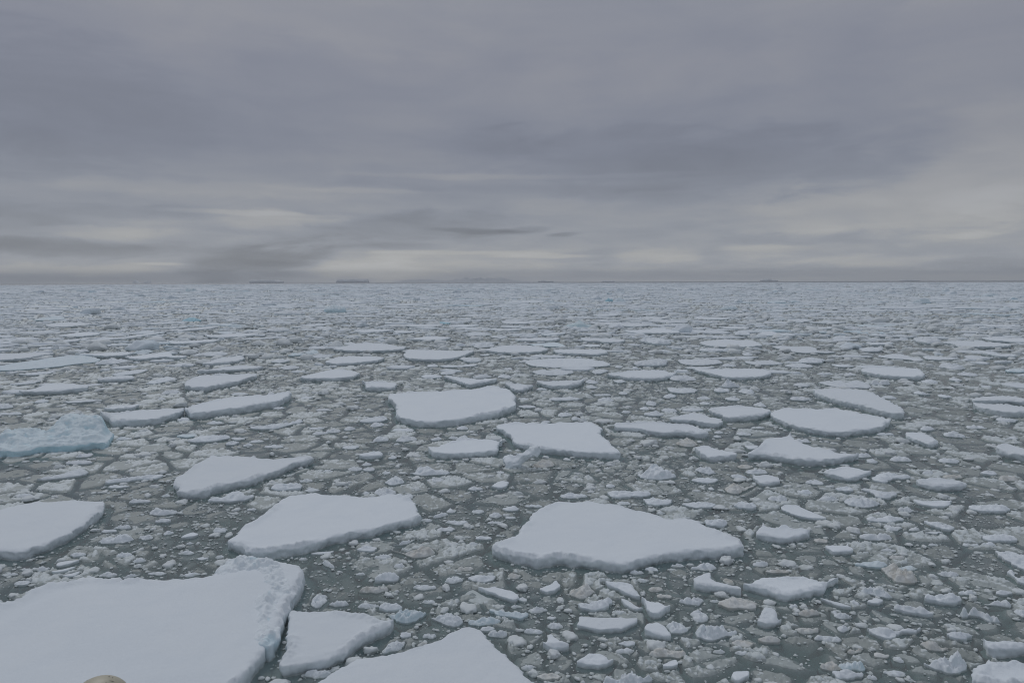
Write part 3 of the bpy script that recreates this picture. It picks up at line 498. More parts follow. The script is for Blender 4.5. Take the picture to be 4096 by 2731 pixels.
 ('r','w',0.26,'long pale floe with a rubbly back left of the big lump pile','12.13,22.60 12.20,22.54 12.50,22.53 12.95,22.33 13.47,22.45 13.72,22.42 14.05,22.53 13.81,22.31 13.35,22.22 12.94,22.03 12.29,21.94 12.12,22.28'),
 ('p','w',0.20,'small flat four-sided floe standing taller than wide in the photo','8.62,22.98 9.10,23.86 9.35,23.80 9.50,23.58 9.28,22.94 9.48,23.03 9.25,22.85 8.81,22.64 8.53,22.85'),
 ('l','w',0.39,'tall heap of tan and white rounded ice lumps left of the four-sided floe','6.13,22.24 6.26,22.35 6.49,22.66 6.82,22.35 7.13,22.70 7.37,22.65 7.29,22.24 7.64,22.37 7.60,22.25 7.05,21.92 6.53,21.87 6.19,22.07'),
 ('l','w',0.40,'medium white lumpy ice chunk, nearest one nearer and left of the hollowed tan lump','13.41,25.64 13.63,25.31 13.93,25.77 13.95,25.38 14.17,25.24 14.29,25.05 14.38,24.89 13.99,24.89 13.75,25.08 13.45,25.39'),
 ('p','w',0.13,'white flat thin ice floe, nearest one nearer and left of the hollowed tan lump','13.15,24.47 13.65,24.80 13.89,24.56 13.44,24.28'),
 ('l','t',0.29,'medium dirty tan lumpy ice chunk, nearest one right behind the big lump pile','13.39,21.60 13.49,21.63 13.86,21.58 14.08,21.31 14.24,21.32 13.84,21.14 13.46,21.23'),
 ('r','w',0.29,'medium white rubbly ice floe, nearest one right behind the rubbly-backed floe','13.96,24.03 14.20,24.00 14.64,23.92 14.89,23.70 15.01,23.53 15.02,23.45 14.62,23.50 14.13,23.67 13.91,23.84'),
 ('l','t',0.48,'dirty tan ice lump with a hollow in its front','15.36,27.54 15.41,27.31 15.93,27.48 16.02,26.88 16.34,26.58 15.97,26.15 15.58,26.09 15.22,26.29 15.23,26.85'),
 ('p','w',0.12,'medium white flat thin ice floe, nearest one nearer and right of the cracked floe','11.55,24.78 11.69,24.67 12.09,24.46 12.38,24.15 12.40,24.07 12.05,24.13 11.72,24.48'),
 ('l','w',0.16,'tiny white lumpy ice chunk, nearest one nearer and right of the cracked floe','12.64,24.68 12.85,24.77 12.89,24.39 12.79,24.30 12.57,24.42'),
 ('l','w',0.24,'small white lumpy ice chunk, second one nearer and right of the cracked floe','11.55,23.90 11.74,23.74 11.95,23.49 12.14,23.44 12.02,23.30 11.57,23.25 11.51,23.58'),
 ('l','w',0.18,'small white lumpy ice chunk, nearest one straight left of the rubbly-backed floe','11.23,22.76 11.42,22.73 11.70,22.67 11.58,22.53 11.26,22.38'),
 ('l','t',0.21,'small dirty tan lumpy ice chunk, nearest one nearer and right of the four-sided floe','9.70,22.68 9.94,22.65 10.38,22.59 10.60,22.62 10.20,22.29 9.82,22.24'),
 ('l','w',0.40,'medium white lumpy ice chunk, nearest one behind and right of the big lump pile','16.10,23.65 16.25,23.56 16.73,23.80 16.74,23.42 17.01,23.19 17.10,23.01 16.67,23.06 16.59,23.49 16.01,23.33'),
 ('l','w',0.22,'small white lumpy ice chunk, fourth one right in front of the kite-shaped floe','7.43,27.63 7.74,27.84 8.22,27.99 8.53,27.76 8.52,27.61 7.93,27.40 7.46,27.47'),
 ('l','w',0.13,'tiny white lumpy ice chunk, nearest one right in front of the cracked floe','10.22,24.29 10.41,24.41 10.55,24.35 10.49,24.20 10.23,24.09'),
 ('p','w',0.15,'flat thin ice floe, nearest one nearer and right of the tan and white heap','6.61,19.70 6.86,19.87 7.25,19.92 7.05,19.60 6.66,19.38 6.59,19.64'),
 ('l','t',0.19,'small dirty tan lumpy ice chunk, nearest one nearer and left of the rubbly-backed floe','10.82,21.17 11.03,21.22 11.37,21.32 11.48,21.33 11.01,20.98 10.82,21.03'),
 ('l','t',0.25,'small dirty tan lumpy ice chunk, fourth one nearer and right of the four-sided floe','9.52,20.32 9.74,20.40 10.01,20.49 10.17,20.23 10.18,20.14 9.77,20.06 9.53,20.19'),
 ('l','w',0.23,'small white lumpy ice chunk, second one right behind the corner floe','18.20,23.88 18.45,23.70 18.62,23.57 18.18,23.32 18.14,23.65'),
 ('f','w',0.55,'thick oval floe touching the right side of the blue hummock','-37.0,60.4 -36.6,60.2 -35.0,58.9 -34.6,59.6 -34.1,60.3 -32.9,61.1 -31.7,61.5 -30.4,61.5 -30.1,61.7 -30.0,61.6 -29.5,59.9 -30.0,58.6 -30.2,57.1 -31.0,56.3 -32.2,56.2 -33.2,55.9 -34.1,57.1'),
 ('f','w',0.60,'long thick floe slanting away to the right with a knob on its back','-30.1,62.1 -29.6,61.5 -29.8,62.9 -29.3,64.4 -28.5,66.5 -27.1,68.2 -25.1,68.7 -24.9,69.4 -24.4,69.6 -23.2,70.6 -22.8,69.4 -22.5,66.0 -22.8,64.5 -23.7,63.7 -25.0,61.6 -26.1,60.9 -27.4,59.2 -28.5,59.4'),
 ('f','w',0.50,'thick floe with small knobs on its back right edge beyond the long slanting floe','-37.4,77.1 -38.3,79.5 -39.0,84.0 -37.6,84.7 -35.2,84.6 -33.7,85.3 -33.6,86.4 -32.7,85.0 -32.5,86.1 -31.8,84.1 -32.3,81.6 -32.1,79.2 -32.9,77.0 -33.6,74.7 -35.3,74.9 -36.6,75.7'),
 ('f','w',0.42,'medium white flat sliver-shaped ice floe, nearest one right behind the knobbed floe','-42.1,89.9 -40.6,90.6 -39.3,93.6 -37.9,94.9 -35.2,94.4 -34.3,93.8 -34.8,92.0 -36.9,91.2 -39.3,89.8 -40.7,89.4'),
 ('f','w',0.42,'white flat long ice floe, nearest one right in front of the dark-fronted distant floe','-44.8,97.8 -44.4,99.1 -45.0,103.6 -44.7,106.3 -43.3,106.6 -41.7,106.3 -40.8,103.2 -41.3,100.1 -42.5,98.7 -43.6,97.4'),
 ('f','w',0.42,'white flat sliver-shaped ice floe, nearest one nearer and right of the long distant floe','-61.8,107.9 -59.8,107.3 -59.2,110.7 -58.2,113.5 -57.0,113.7 -54.1,108.3 -52.2,108.3 -51.2,107.1 -52.4,105.7 -55.2,107.2 -56.1,104.8 -57.4,103.8 -59.7,105.8'),
 ('f','w',0.42,'white flat sliver-shaped ice floe, nearest one behind and right of the long bluish hummock','-73.1,112.7 -69.9,112.2 -66.3,113.7 -64.1,113.9 -63.1,113.6 -62.7,109.5 -64.9,108.1 -68.7,110.3'),
 ('f','w',0.42,'medium white flat sliver-shaped ice floe, nearest one right behind the long bluish hummock','-79.4,103.4 -86.4,112.6 -84.8,112.5 -81.8,112.5 -78.9,114.3 -76.9,113.2 -75.9,112.7 -76.1,110.5 -76.0,108.3 -75.7,105.2 -76.9,103.7'),
 ('f','w',0.42,'flat floe with a pointed left tip and low front wall, beyond the blue hummock','-53.5,73.2 -52.8,73.3 -53.0,75.2 -53.7,78.3 -52.1,78.3 -50.6,78.2 -48.5,76.8 -48.0,76.9 -47.3,75.1 -48.0,74.1 -49.0,73.2 -50.6,72.7 -52.2,72.7'),
 ('f','w',0.41,'white flat long ice floe, nearest one nearer and right of the long bluish hummock','-50.5,82.4 -50.0,82.7 -49.1,84.2 -47.5,84.5 -46.7,83.9 -46.4,83.1 -47.4,82.1 -48.7,81.3 -49.8,81.6'),
 ('r','w',0.30,'medium white rubbly long ice floe, nearest one straight left of the knobbed floe','-43.2,80.0 -43.5,81.6 -43.7,84.2 -42.9,84.9 -41.8,84.4 -41.2,83.7 -41.8,81.8 -42.3,80.0'),
 ('r','w',0.30,'white rubbly long ice floe, second one nearer and right of the long bluish hummock','-52.2,88.2 -51.8,89.3 -51.5,91.6 -50.3,92.7 -49.9,93.1 -49.5,90.0 -49.8,87.9 -51.2,87.2'),
 ('f','w',0.34,'medium white flat long ice floe, nearest one right behind the thick oval floe','-38.4,63.4 -37.9,63.6 -37.3,64.8 -36.3,64.8 -35.8,65.0 -35.6,63.5 -36.6,62.8 -37.8,63.0'),
 ('r','w',0.30,'white rubbly long ice floe, nearest one right in front of the long slanting floe','-21.54,55.42 -21.14,55.50 -20.27,55.81 -19.25,56.45 -18.55,57.80 -18.12,58.07 -18.02,57.51 -18.46,56.31 -19.34,54.88 -20.46,54.62 -21.23,54.91'),
 ('r','w',0.30,'medium white rubbly long ice floe, nearest one right behind the axe-shaped floe','-24.57,50.55 -24.38,50.90 -24.20,51.99 -23.27,51.98 -22.23,52.22 -21.93,52.19 -21.84,51.00 -22.55,50.29 -23.71,50.16'),
 ('p','b',0.13,'flat thin long ice floe, nearest one nearer and left of the long slanting floe','-26.21,52.30 -25.96,53.01 -24.90,52.99 -24.58,52.54 -25.04,51.78'),
 ('s','b',0.03,'pale blue half-sunk long ice floe, nearest one right in front of the thick oval floe','-27.22,48.74 -27.50,49.76 -26.64,50.45 -25.86,50.44 -25.55,49.40 -26.23,48.82'),
 ('p','w',0.14,'white flat thin sliver-shaped ice floe, nearest one nearer and right of the sharp-tipped floe','-44.9,67.6 -44.6,68.1 -43.3,68.7 -41.8,68.7 -41.5,68.4 -42.5,67.9 -43.9,67.2'),
 ('f','w',0.42,'medium white flat long ice floe, nearest one nearer and left of the crumbly-fronted floe','-26.2,83.2 -25.6,84.3 -25.1,88.6 -23.4,90.3 -21.5,89.7 -19.8,87.2 -19.4,86.5 -19.7,83.5 -21.2,82.2 -23.4,82.3 -25.2,82.3'),
 ('l','w',0.26,'small white lumpy ice chunk, second one right in front of the blue hummock','-30.09,46.13 -30.09,46.71 -29.67,47.04 -29.28,46.98 -29.19,46.24 -29.79,46.05'),
 ('r','w',0.30,'white rubbly sliver-shaped ice floe, nearest one right in front of the long bluish hummock','-64.9,88.9 -63.6,88.8 -62.5,90.0 -61.4,91.3 -61.0,89.2 -62.3,87.4'),
 ('r','w',0.30,'medium white rubbly sliver-shaped ice floe, nearest one right behind the sharp-tipped floe','-59.3,79.7 -58.6,80.2 -58.0,81.9 -57.3,82.6 -57.0,80.9 -57.6,79.4'),
 ('r','b',0.30,'long low bluish hummock of ice at the left frame edge','-71.3,92.8 -73.5,96.2 -74.0,99.8 -73.2,104.6 -72.8,109.9 -70.8,112.1 -65.8,107.5 -64.1,105.8 -62.7,102.0 -64.2,100.2 -64.5,96.7 -66.3,94.6 -68.0,92.7 -69.8,92.4'),
 ('f','w',0.42,'flat floe with a crumbly front directly left of the flat-backed floe','-27.5,99.3 -27.4,101.4 -27.1,105.4 -25.0,106.4 -22.8,106.8 -20.1,105.2 -19.6,104.8 -19.8,101.0 -21.6,99.2 -23.8,97.4 -25.4,97.0'),
 ('f','w',0.55,'large flat slab floe with thick crumbly walls in the middle of the photo','-12.78,70.00 -11.84,69.46 -9.53,70.56 -7.44,71.30 -5.60,71.97 -3.88,72.44 -2.66,73.98 -1.86,74.50 -1.02,72.90 -0.37,72.17 0.33,69.43 0.32,67.97 0.38,65.36 0.29,62.61 -0.33,61.54 -1.24,59.50 -2.76,58.23 -3.96,57.01 -5.14,56.13 -6.57,55.57 -7.57,55.69 -8.67,56.47 -9.75,57.70 -10.35,60.12 -10.63,62.62 -11.61,65.46 -12.46,68.21'),
 ('f','w',0.42,'large flat floe with a notched right side behind the tilted slab','-1.26,54.63 -0.78,54.97 0.19,55.55 1.53,54.94 3.37,55.21 4.02,55.79 5.22,55.48 6.24,55.76 6.95,54.57 7.22,53.89 6.70,50.80 7.03,48.40 7.19,46.64 7.30,45.64 7.22,45.43 6.30,45.36 5.13,45.73 3.94,46.06 2.94,46.48 1.62,47.03 0.80,47.97 0.11,48.64 -0.05,51.22 -0.63,52.48 -1.18,53.81'),
 ('f','w',0.42,'almond-shaped floe left of the notched floe','-5.93,47.31 -5.18,47.22 -4.68,48.55 -3.89,49.47 -2.69,49.70 -1.48,49.68 -0.92,48.96 -0.71,49.67 -0.95,47.84 -0.93,46.52 -1.78,45.93 -2.98,45.55 -4.20,45.56 -5.36,45.97 -5.71,46.78'),
 ('f','w',0.45,'medium white flat ice floe, nearest one behind and left of the central slab floe','-17.9,80.0 -16.9,79.0 -15.1,78.6 -13.5,78.2 -13.1,77.2 -13.2,75.7 -13.1,74.8 -14.5,74.3 -15.9,74.4 -16.6,75.8 -17.0,78.2'),
 ('f','w',0.42,'medium white flat long ice floe, nearest one right behind the central slab floe','-8.6,84.3 -7.6,83.5 -5.8,81.5 -4.1,80.6 -2.4,81.5 -1.7,81.6 -2.3,79.8 -3.7,78.1 -4.6,76.7 -5.4,77.6 -7.0,81.1'),
 ('f','w',0.41,'small white flat ice floe, nearest one behind and right of the central slab floe','-0.9,78.5 0.1,76.7 1.1,76.7 2.1,76.1 2.3,75.8 1.2,73.2 0.3,73.0 -0.2,75.8'),
 ('f','w',0.42,'white flat long ice floe, third one right in front of the long rubbly floe','2.7,79.6 3.9,78.6 6.1,79.6 7.8,79.8 8.5,81.3 8.7,80.8 7.6,77.3 6.3,75.7 4.4,75.4 3.5,76.9'),
 ('r','w',0.30,'small white rubbly ice floe, nearest one right in front of the long rubbly floe','10.4,89.7 11.5,90.6 12.7,90.8 12.9,90.1 11.5,87.7 10.6,88.0'),
 ('f','w',0.42,'wide flat floe with a low wall, right of the long rubbly floe','11.8,85.8 13.0,85.9 15.1,87.7 17.4,89.1 19.5,88.3 20.4,86.1 21.3,86.8 20.1,84.3 18.0,81.5 16.2,81.2 14.2,81.9 12.5,84.1'),
 ('r','w',0.30,'long rubbly floe with bumpy snow all over its top','1.6,102.9 2.8,102.2 5.6,104.2 7.5,104.9 10.3,104.9 12.7,102.4 14.2,98.5 13.7,96.0 10.9,94.4 8.0,94.2 5.1,94.2 2.5,96.0 2.2,99.5'),
 ('r','w',0.30,'white rubbly long ice floe, nearest one nearer and right of the smooth oval floe','2.5,89.3 3.3,90.4 4.2,91.9 4.9,89.6 6.0,91.9 6.9,90.3 8.0,89.7 8.1,88.8 7.0,86.7 4.7,86.4 3.0,87.4'),
 ('r','w',0.30,'small white rubbly long ice floe, second one right in front of the flat-backed floe','-11.5,85.5 -11.4,86.3 -10.2,86.9 -8.9,85.9 -8.7,84.9 -9.7,83.9 -11.0,84.1'),
 ('l','w',0.51,'small white lumpy ice chunk, nearest one right behind the central slab floe','-5.0,84.6 -4.4,85.6 -3.3,86.1 -2.5,85.2 -2.5,84.8 -3.6,84.2 -4.7,84.2'),
 ('f','w',0.42,'flat-backed floe with a rubbly chunk pressed on its front right corner','-17.4,109.1 -17.9,114.7 -15.6,116.4 -12.0,115.5 -8.8,113.7 -6.5,115.9 -6.6,114.0 -7.6,107.5 -9.2,103.5 -11.0,102.1 -13.7,102.1 -15.8,103.7 -16.9,106.7'),
 ('r','w',0.51,'rubbly white ice chunk pressed against the flat-backed floe','-8.1,104.7 -6.9,104.0 -5.5,103.9 -4.4,102.2 -5.1,100.4 -6.4,100.1 -7.3,102.6'),
 ('p','w',0.16,'white flat thin sliver-shaped ice floe, nearest one right in front of the flat-backed floe','-10.3,96.1 -9.6,97.0 -7.5,96.6 -5.9,98.0 -4.9,98.1 -5.1,96.1 -7.4,94.9 -9.4,94.6'),
 ('f','w',0.42,'smooth flat oval floe right of and beyond the flat-backed floe','-4.7,116.5 -3.7,119.0 -2.0,123.7 0.7,125.4 4.0,122.9 6.2,119.0 6.1,116.4 4.6,112.9 1.6,111.8 -1.3,112.3 -3.6,114.3'),
 ('f','w',0.42,'medium white flat sliver-shaped ice floe, nearest one right behind the long rubbly floe','7.0,115.8 8.3,116.0 10.5,117.3 12.4,115.9 14.4,115.8 16.0,114.5 15.3,110.3 13.3,108.6 10.8,109.7 8.4,110.5 7.3,112.8'),
 ('f','w',0.42,'medium white flat sliver-shaped ice floe, nearest one right behind the crumbly-fronted floe','-31.6,118.8 -30.9,120.2 -30.0,125.5 -28.1,130.7 -23.9,128.3 -20.1,122.3 -19.0,123.2 -19.0,118.4 -21.2,116.0 -24.6,115.3 -28.3,116.2'),
 ('f','w',0.42,'medium white flat sliver-shaped ice floe, nearest one right behind the flat-backed floe','-22.1,139.6 -19.9,141.9 -17.7,146.9 -14.9,144.4 -12.6,142.6 -13.7,138.3 -16.0,137.0 -19.1,137.8'),
 ('f','w',0.41,'medium white flat sliver-shaped ice floe, nearest one right behind the smooth oval floe','0.5,138.3 2.1,140.1 8.2,141.0 10.3,141.0 8.5,135.2 3.7,134.3 1.4,135.1'),
 ('p','b',0.16,'flat thin sliver-shaped ice floe, nearest one behind and right of the smooth oval floe','3.3,129.8 5.9,130.9 8.7,133.2 9.9,126.7 9.7,124.3 6.7,124.4 4.3,125.5'),
 ('f','w',0.42,'medium white flat sliver-shaped ice floe, nearest one nearer and right of the turquoise peak','14.0,139.6 16.1,139.5 19.1,139.4 22.4,136.7 22.3,134.7 20.8,130.5 17.9,130.0 17.1,133.2 14.3,134.0'),
 ('p','w',0.16,'white flat thin long ice floe, nearest one right in front of the turquoise peak','12.9,127.8 14.9,129.1 16.6,127.0 16.0,124.1 13.8,124.2'),
 ('r','w',0.96,'medium white rubbly ice floe, nearest one straight left of the bumpy-walled floe','25.0,133.3 26.7,134.4 29.1,134.7 29.9,132.9 30.3,129.5 29.8,127.4 27.4,126.7 26.1,128.4 25.2,131.3'),
 ('f','w',0.42,'medium white flat sliver-shaped ice floe, third one right behind the wide low floe','26.5,162.3 28.5,161.8 32.5,164.2 37.3,169.3 38.6,163.9 38.7,157.2 38.1,154.5 34.4,153.3 29.4,153.5 27.0,156.7'),
 ('r','w',0.64,'medium white rubbly ice floe, nearest one right behind the wide low floe','17.4,97.2 19.0,99.0 21.3,100.3 23.5,101.6 22.8,99.0 22.1,96.4 20.5,94.7 18.5,95.1 17.6,95.9'),
 ('r','w',0.30,'medium white rubbly ice floe, nearest one nearer and left of the central slab floe','-13.14,57.44 -13.04,58.21 -12.40,58.83 -11.55,59.83 -11.09,59.48 -10.75,58.66 -11.16,57.72 -12.24,57.43'),
 ('l','w',0.18,'white lumpy long ice chunk, second one right in front of the central slab floe','-9.89,54.20 -9.66,54.97 -9.05,54.96 -7.94,54.81 -8.05,53.91 -9.26,54.03'),
 ('l','w',0.26,'small white lumpy ice chunk, nearest one right behind the almond floe','-5.02,51.53 -4.68,52.21 -4.26,51.33 -3.65,52.45 -3.25,51.50 -4.01,51.02'),
 ('f','w',0.24,'small white flat ice floe, nearest one right behind the broad left-pointing floe','-10.53,46.03 -10.22,46.30 -9.69,46.71 -9.15,46.62 -8.88,46.26 -8.98,45.69 -9.84,45.43 -10.29,45.63'),
 ('r','w',0.17,'small white rubbly long ice floe, nearest one behind and right of the axe-shaped floe','-12.41,48.66 -12.11,49.01 -11.35,49.00 -11.13,48.98 -11.28,48.20 -12.03,48.21'),
 ('f','w',0.40,'long flat floe with a lumpy left end right of the notched floe','8.25,55.21 8.64,55.37 9.55,54.96 10.43,55.80 11.72,55.48 12.93,54.87 14.18,54.45 14.85,53.42 15.06,52.05 14.97,51.52 14.18,51.33 12.91,51.80 11.77,51.81 10.83,52.86 9.57,53.67 8.19,53.96'),
 ('r','w',0.27,'medium white rubbly sliver-shaped ice floe, nearest one right behind the notched floe','3.6,68.1 3.8,69.1 4.7,69.2 5.9,69.6 6.6,68.8 7.4,69.1 6.4,68.1 4.6,67.7'),
 ('r','w',0.30,'white rubbly long ice floe, nearest one nearer and right of the wide low floe','17.2,75.5 18.0,75.2 19.4,74.6 20.3,74.0 19.6,72.4 17.9,72.0 17.0,73.0'),
 ('l','w',0.32,'tiny white lumpy ice chunk, fourth one right in front of the wide low floe','13.0,65.5 13.3,66.6 14.2,66.7 14.3,66.1 13.6,64.5'),
 ('l','w',0.29,'small white lumpy ice chunk, second one nearer and left of the tower floe','15.5,69.8 16.5,71.6 17.2,70.7 16.8,69.7 15.7,69.5'),
 ('f','w',0.40,'medium white flat ice floe, nearest one right behind the lumpy-ended floe','13.41,57.64 13.91,57.89 14.93,58.92 16.11,59.93 16.78,59.02 17.14,57.57 17.81,56.87 17.50,55.82 16.80,55.13 15.82,55.55 14.90,56.74 13.69,56.94'),
 ('f','w',0.42,'thick flat floe with bumpy back and front walls in the right middle distance','35.4,128.4 36.7,131.3 40.2,134.2 42.6,136.4 44.3,134.1 47.2,134.0 46.1,125.4 45.2,122.9 42.6,121.0 39.9,120.6 36.9,121.4 35.2,123.7'),
 ('f','w',0.22,'white flat sliver-shaped ice floe, third one behind and left of the long tapering floe','46.9,122.8 49.0,123.7 51.1,122.2 53.5,122.9 53.5,119.3 51.5,114.2 53.7,114.2 54.0,113.1 51.6,111.6 50.6,112.8 48.2,111.7 46.7,114.1 46.7,119.1'),
 ('r','w',0.31,'medium white rubbly long ice floe, nearest one nearer and left of the bumpy-walled floe','24.6,102.0 25.9,102.7 28.1,102.7 30.4,105.2 30.3,102.6 31.4,101.6 30.7,98.7 28.6,96.7 26.0,95.8 24.5,98.0'),
 ('r','w',0.30,'medium white rubbly long ice floe, nearest one behind and right of the tower floe','34.5,100.9 35.7,99.9 37.8,100.8 39.1,102.7 38.6,98.8 39.4,98.1 37.7,96.5 35.2,96.1 33.9,97.8'),
 ('r','w',0.50,'white rubbly long ice floe, nearest one behind and left of the long tapering floe','41.9,99.9 44.1,102.8 45.6,103.6 46.2,101.3 46.4,100.6 44.5,98.0 42.2,97.6'),
 ('f','w',0.40,'wide flat floe with a small ice tower in front of it','24.4,91.2 25.3,89.6 27.9,90.1 31.4,90.2 33.6,89.7 33.0,86.1 32.4,84.8 30.0,82.8 27.5,81.9 26.2,82.3 25.7,84.2 25.0,87.0 24.2,88.4'),
 ('p','w',0.13,'white flat thin sliver-shaped ice floe, nearest one behind and left of the tower floe','23.6,93.7 25.0,94.4 27.9,94.4 28.3,93.7 26.1,92.2 24.3,92.2'),
 ('l','w',0.94,'small white ice tower in front of the tower floe','23.4,76.7 23.7,76.6 24.6,77.8 25.2,77.6 25.2,76.4 25.7,76.4 25.4,76.1 24.0,75.9'),
 ('f','w',0.50,'flat floe with a bluish crumbled right corner','45.2,88.0 46.1,89.0 47.8,90.1 50.2,90.1 52.8,89.5 52.9,87.7 51.4,84.2 51.2,83.7 49.3,81.6 47.5,81.6 45.7,82.9 45.1,84.5'),
 ('r','w',0.30,'medium white rubbly long ice floe, nearest one right behind the long tapering floe','35.6,79.1 36.4,80.0 37.8,80.0 39.1,81.2 38.8,78.8 40.7,80.5 41.3,79.3 40.2,75.9 39.5,74.9 38.2,75.1 36.5,75.7 35.8,77.9'),
 ('l','w',0.67,'small white lumpy ice chunk, nearest one right in front of the blue-cornered floe','41.2,78.0 41.7,78.5 42.7,78.3 44.0,79.4 43.7,78.3 43.2,77.6 41.7,77.5'),
 ('f','w',0.55,'long flat floe slanting down right, behind the boat-shaped floe','31.9,71.7 32.1,71.3 34.2,72.2 36.1,71.7 37.0,70.7 37.2,69.2 36.1,65.3 35.7,62.9 35.2,60.6 34.1,58.7 33.2,58.5 32.7,60.0 32.4,62.5 31.5,64.4 31.3,66.4 31.0,69.0'),
 ('f','w',0.42,'broad flat boat-shaped floe with rubble on its left end','22.45,58.83 22.65,59.01 23.57,60.41 25.36,62.20 26.14,61.45 27.59,61.06 29.03,61.55 29.77,61.39 30.01,59.96 30.37,58.58 31.35,58.24 31.55,56.94 31.75,56.25 30.78,55.05 29.03,53.15 27.51,52.48 26.41,52.13 25.31,51.54 24.11,52.16 23.18,53.22 22.54,55.17 22.38,56.94'),
 ('f','w',0.42,'flat floe with a rounded left end just left of the boat-shaped floe','17.8,60.9 18.1,62.0 19.1,62.5 20.7,63.0 22.2,62.6 22.8,61.9 23.2,60.8 23.2,60.5 21.6,58.5 20.1,57.9 18.6,57.4 18.1,57.6 18.4,59.2 18.0,59.9'),
 ('f','w',0.42,'flat arrow-shaped floe with a snow peak on its back edge','16.07,45.63 16.44,46.11 17.41,47.38 18.56,49.67 19.53,49.89 20.30,49.89 20.97,50.72 20.77,49.16 21.05,47.78 21.51,46.47 22.05,45.43 22.93,45.17 23.45,45.19 23.10,44.68 21.74,44.13 20.22,43.60 19.14,43.32 18.17,43.80 17.26,44.74 16.81,45.13 15.91,45.14'),
 ('p','w',0.14,'small white flat thin ice floe, nearest one straight left of the arrow-shaped floe','16.81,48.71 17.38,48.77 17.84,48.55 17.45,47.77 16.75,47.57'),
 ('f','w',0.42,'small thick wedge-shaped floe left of the arrow-shaped floe','12.85,47.00 13.01,47.07 13.45,47.52 14.03,46.98 14.44,45.92 15.22,45.51 15.15,44.96 14.16,44.66 13.19,44.41 12.81,45.17 12.78,46.36'),
 ('f','w',0.35,'dished oval floe alone in slush right of the arrow-shaped floe','30.32,51.82 30.54,51.72 31.51,51.81 31.57,50.79 31.11,48.96 30.83,48.49 29.87,47.97 29.74,49.18 29.85,50.59'),
 ('r','w',0.30,'small white rubbly ice floe, nearest one right behind the dished floe','32.9,54.4 33.5,54.8 33.8,54.1 33.9,53.9 32.9,53.4 32.7,53.8'),
 ('f','w',0.50,'thick-walled floe cut off by the right frame edge','33.55,46.55 34.15,47.28 35.02,47.63 35.02,46.62 35.08,45.98 35.65,45.41 35.15,44.73 33.85,44.29 33.56,45.13 33.42,45.92'),
 ('f','w',0.40,'rear one of two flat floes lying together at the right frame edge','45.2,66.4 46.7,67.2 48.6,68.1 50.2,67.8 50.6,66.7 51.2,65.9 50.6,64.9 48.9,64.5 48.4,65.7 46.5,65.7 45.1,65.6'),
 ('f','w',0.50,'front one of two flat floes lying together at the right frame edge','43.6,63.8 43.6,63.5 44.9,62.8 46.2,62.2 46.7,61.6 47.4,60.7 46.0,58.8 44.9,59.0 43.2,59.2 42.9,60.5 42.9,61.9'),
 ('r','w',0.30,'white rubbly long ice floe, nearest one right in front of the front paired floe','41.5,57.8 42.0,58.0 42.7,57.7 43.3,57.4 42.5,56.8 41.3,57.0'),
 ('r','w',0.30,'small white rubbly ice floe, nearest one straight left of the long tapering floe','28.3,68.7 28.8,68.6 29.8,69.5 29.8,68.1 30.3,68.1 29.2,67.3 28.1,67.5'),
 ('l','t',0.40,'small dirty tan lumpy ice chunk, nearest one right in front of the lumpy-ended floe','12.21,49.53 12.72,50.50 13.45,50.74 13.65,49.58 13.08,48.48 12.39,48.71'),
 ('r','w',0.29,'small white rubbly long ice floe, nearest one nearer and right of the blue-cornered floe','42.8,72.2 43.5,72.2 43.4,70.9 44.1,71.0 43.0,70.6 42.5,71.2'),
 ('r','w',0.30,'small white rubbly ice floe, nearest one behind and left of the rear paired floe','44.2,70.6 44.8,70.6 44.9,69.4 45.2,69.2 43.9,68.5'),
 ('f','w',0.42,'long flat floe with rubbly right end, far right beyond the blue-cornered floe','80.9,128.0 83.0,129.6 86.3,131.1 89.1,129.4 90.2,126.2 90.8,123.5 88.4,120.5 83.9,119.3 80.8,119.4 79.3,120.8 81.2,125.0'),
 ('f','w',0.42,'white flat sliver-shaped ice floe, nearest one behind and right of the far rubbly-ended floe','95.8,139.0 97.5,138.5 102.7,136.4 105.1,136.1 97.8,128.1 95.1,128.2 93.2,132.4'),
 ('f','w',0.39,'small white flat sliver-shaped ice floe, nearest one straight left of the far rubbly-ended floe','66.5,128.3 68.0,127.9 71.2,128.7 72.1,128.2 69.4,124.8 66.0,124.0'),
 ('r','w',0.42,'small white rubbly long ice floe, second one right behind the blue-cornered floe','60.1,117.3 61.5,119.0 63.5,119.4 65.5,119.8 62.4,114.8 59.5,113.7'),
 ('r','w',0.30,'medium white rubbly long ice floe, nearest one right behind the blue-cornered floe','57.6,106.9 61.0,109.6 62.9,109.6 61.8,104.1 62.4,102.5 60.0,100.3 59.7,102.8 58.0,104.2'),
 ('r','w',0.30,'white rubbly sliver-shaped ice floe, nearest one nearer and left of the far rubbly-ended floe','64.8,106.8 66.1,105.1 68.0,103.7 68.3,103.2 64.4,101.7 62.8,102.7'),
 ('r','w',0.30,'white rubbly sliver-shaped ice floe, second one right in front of the far rubbly-ended floe','71.2,107.1 73.0,107.5 72.9,104.9 74.4,104.4 71.6,103.1 70.1,104.5'),
 ('f','w',0.42,'white flat sliver-shaped ice floe, nearest one right in front of the far rubbly-ended floe','76.3,110.8 76.8,109.2 77.1,106.9 78.5,105.6 77.5,104.4 75.3,104.4 75.4,107.6'),
 ('r','w',0.29,'small white rubbly sliver-shaped ice floe, nearest one behind and left of the blue-cornered floe','45.4,96.7 46.0,95.7 47.7,94.9 47.7,94.1 45.2,93.3'),
 ('f','w',0.42,'medium white flat sliver-shaped ice floe, nearest one behind and right of the bumpy-walled floe','52.5,146.5 56.7,154.7 59.9,157.5 59.5,150.5 61.1,147.2 60.5,145.3 56.9,145.4 52.7,146.3'),
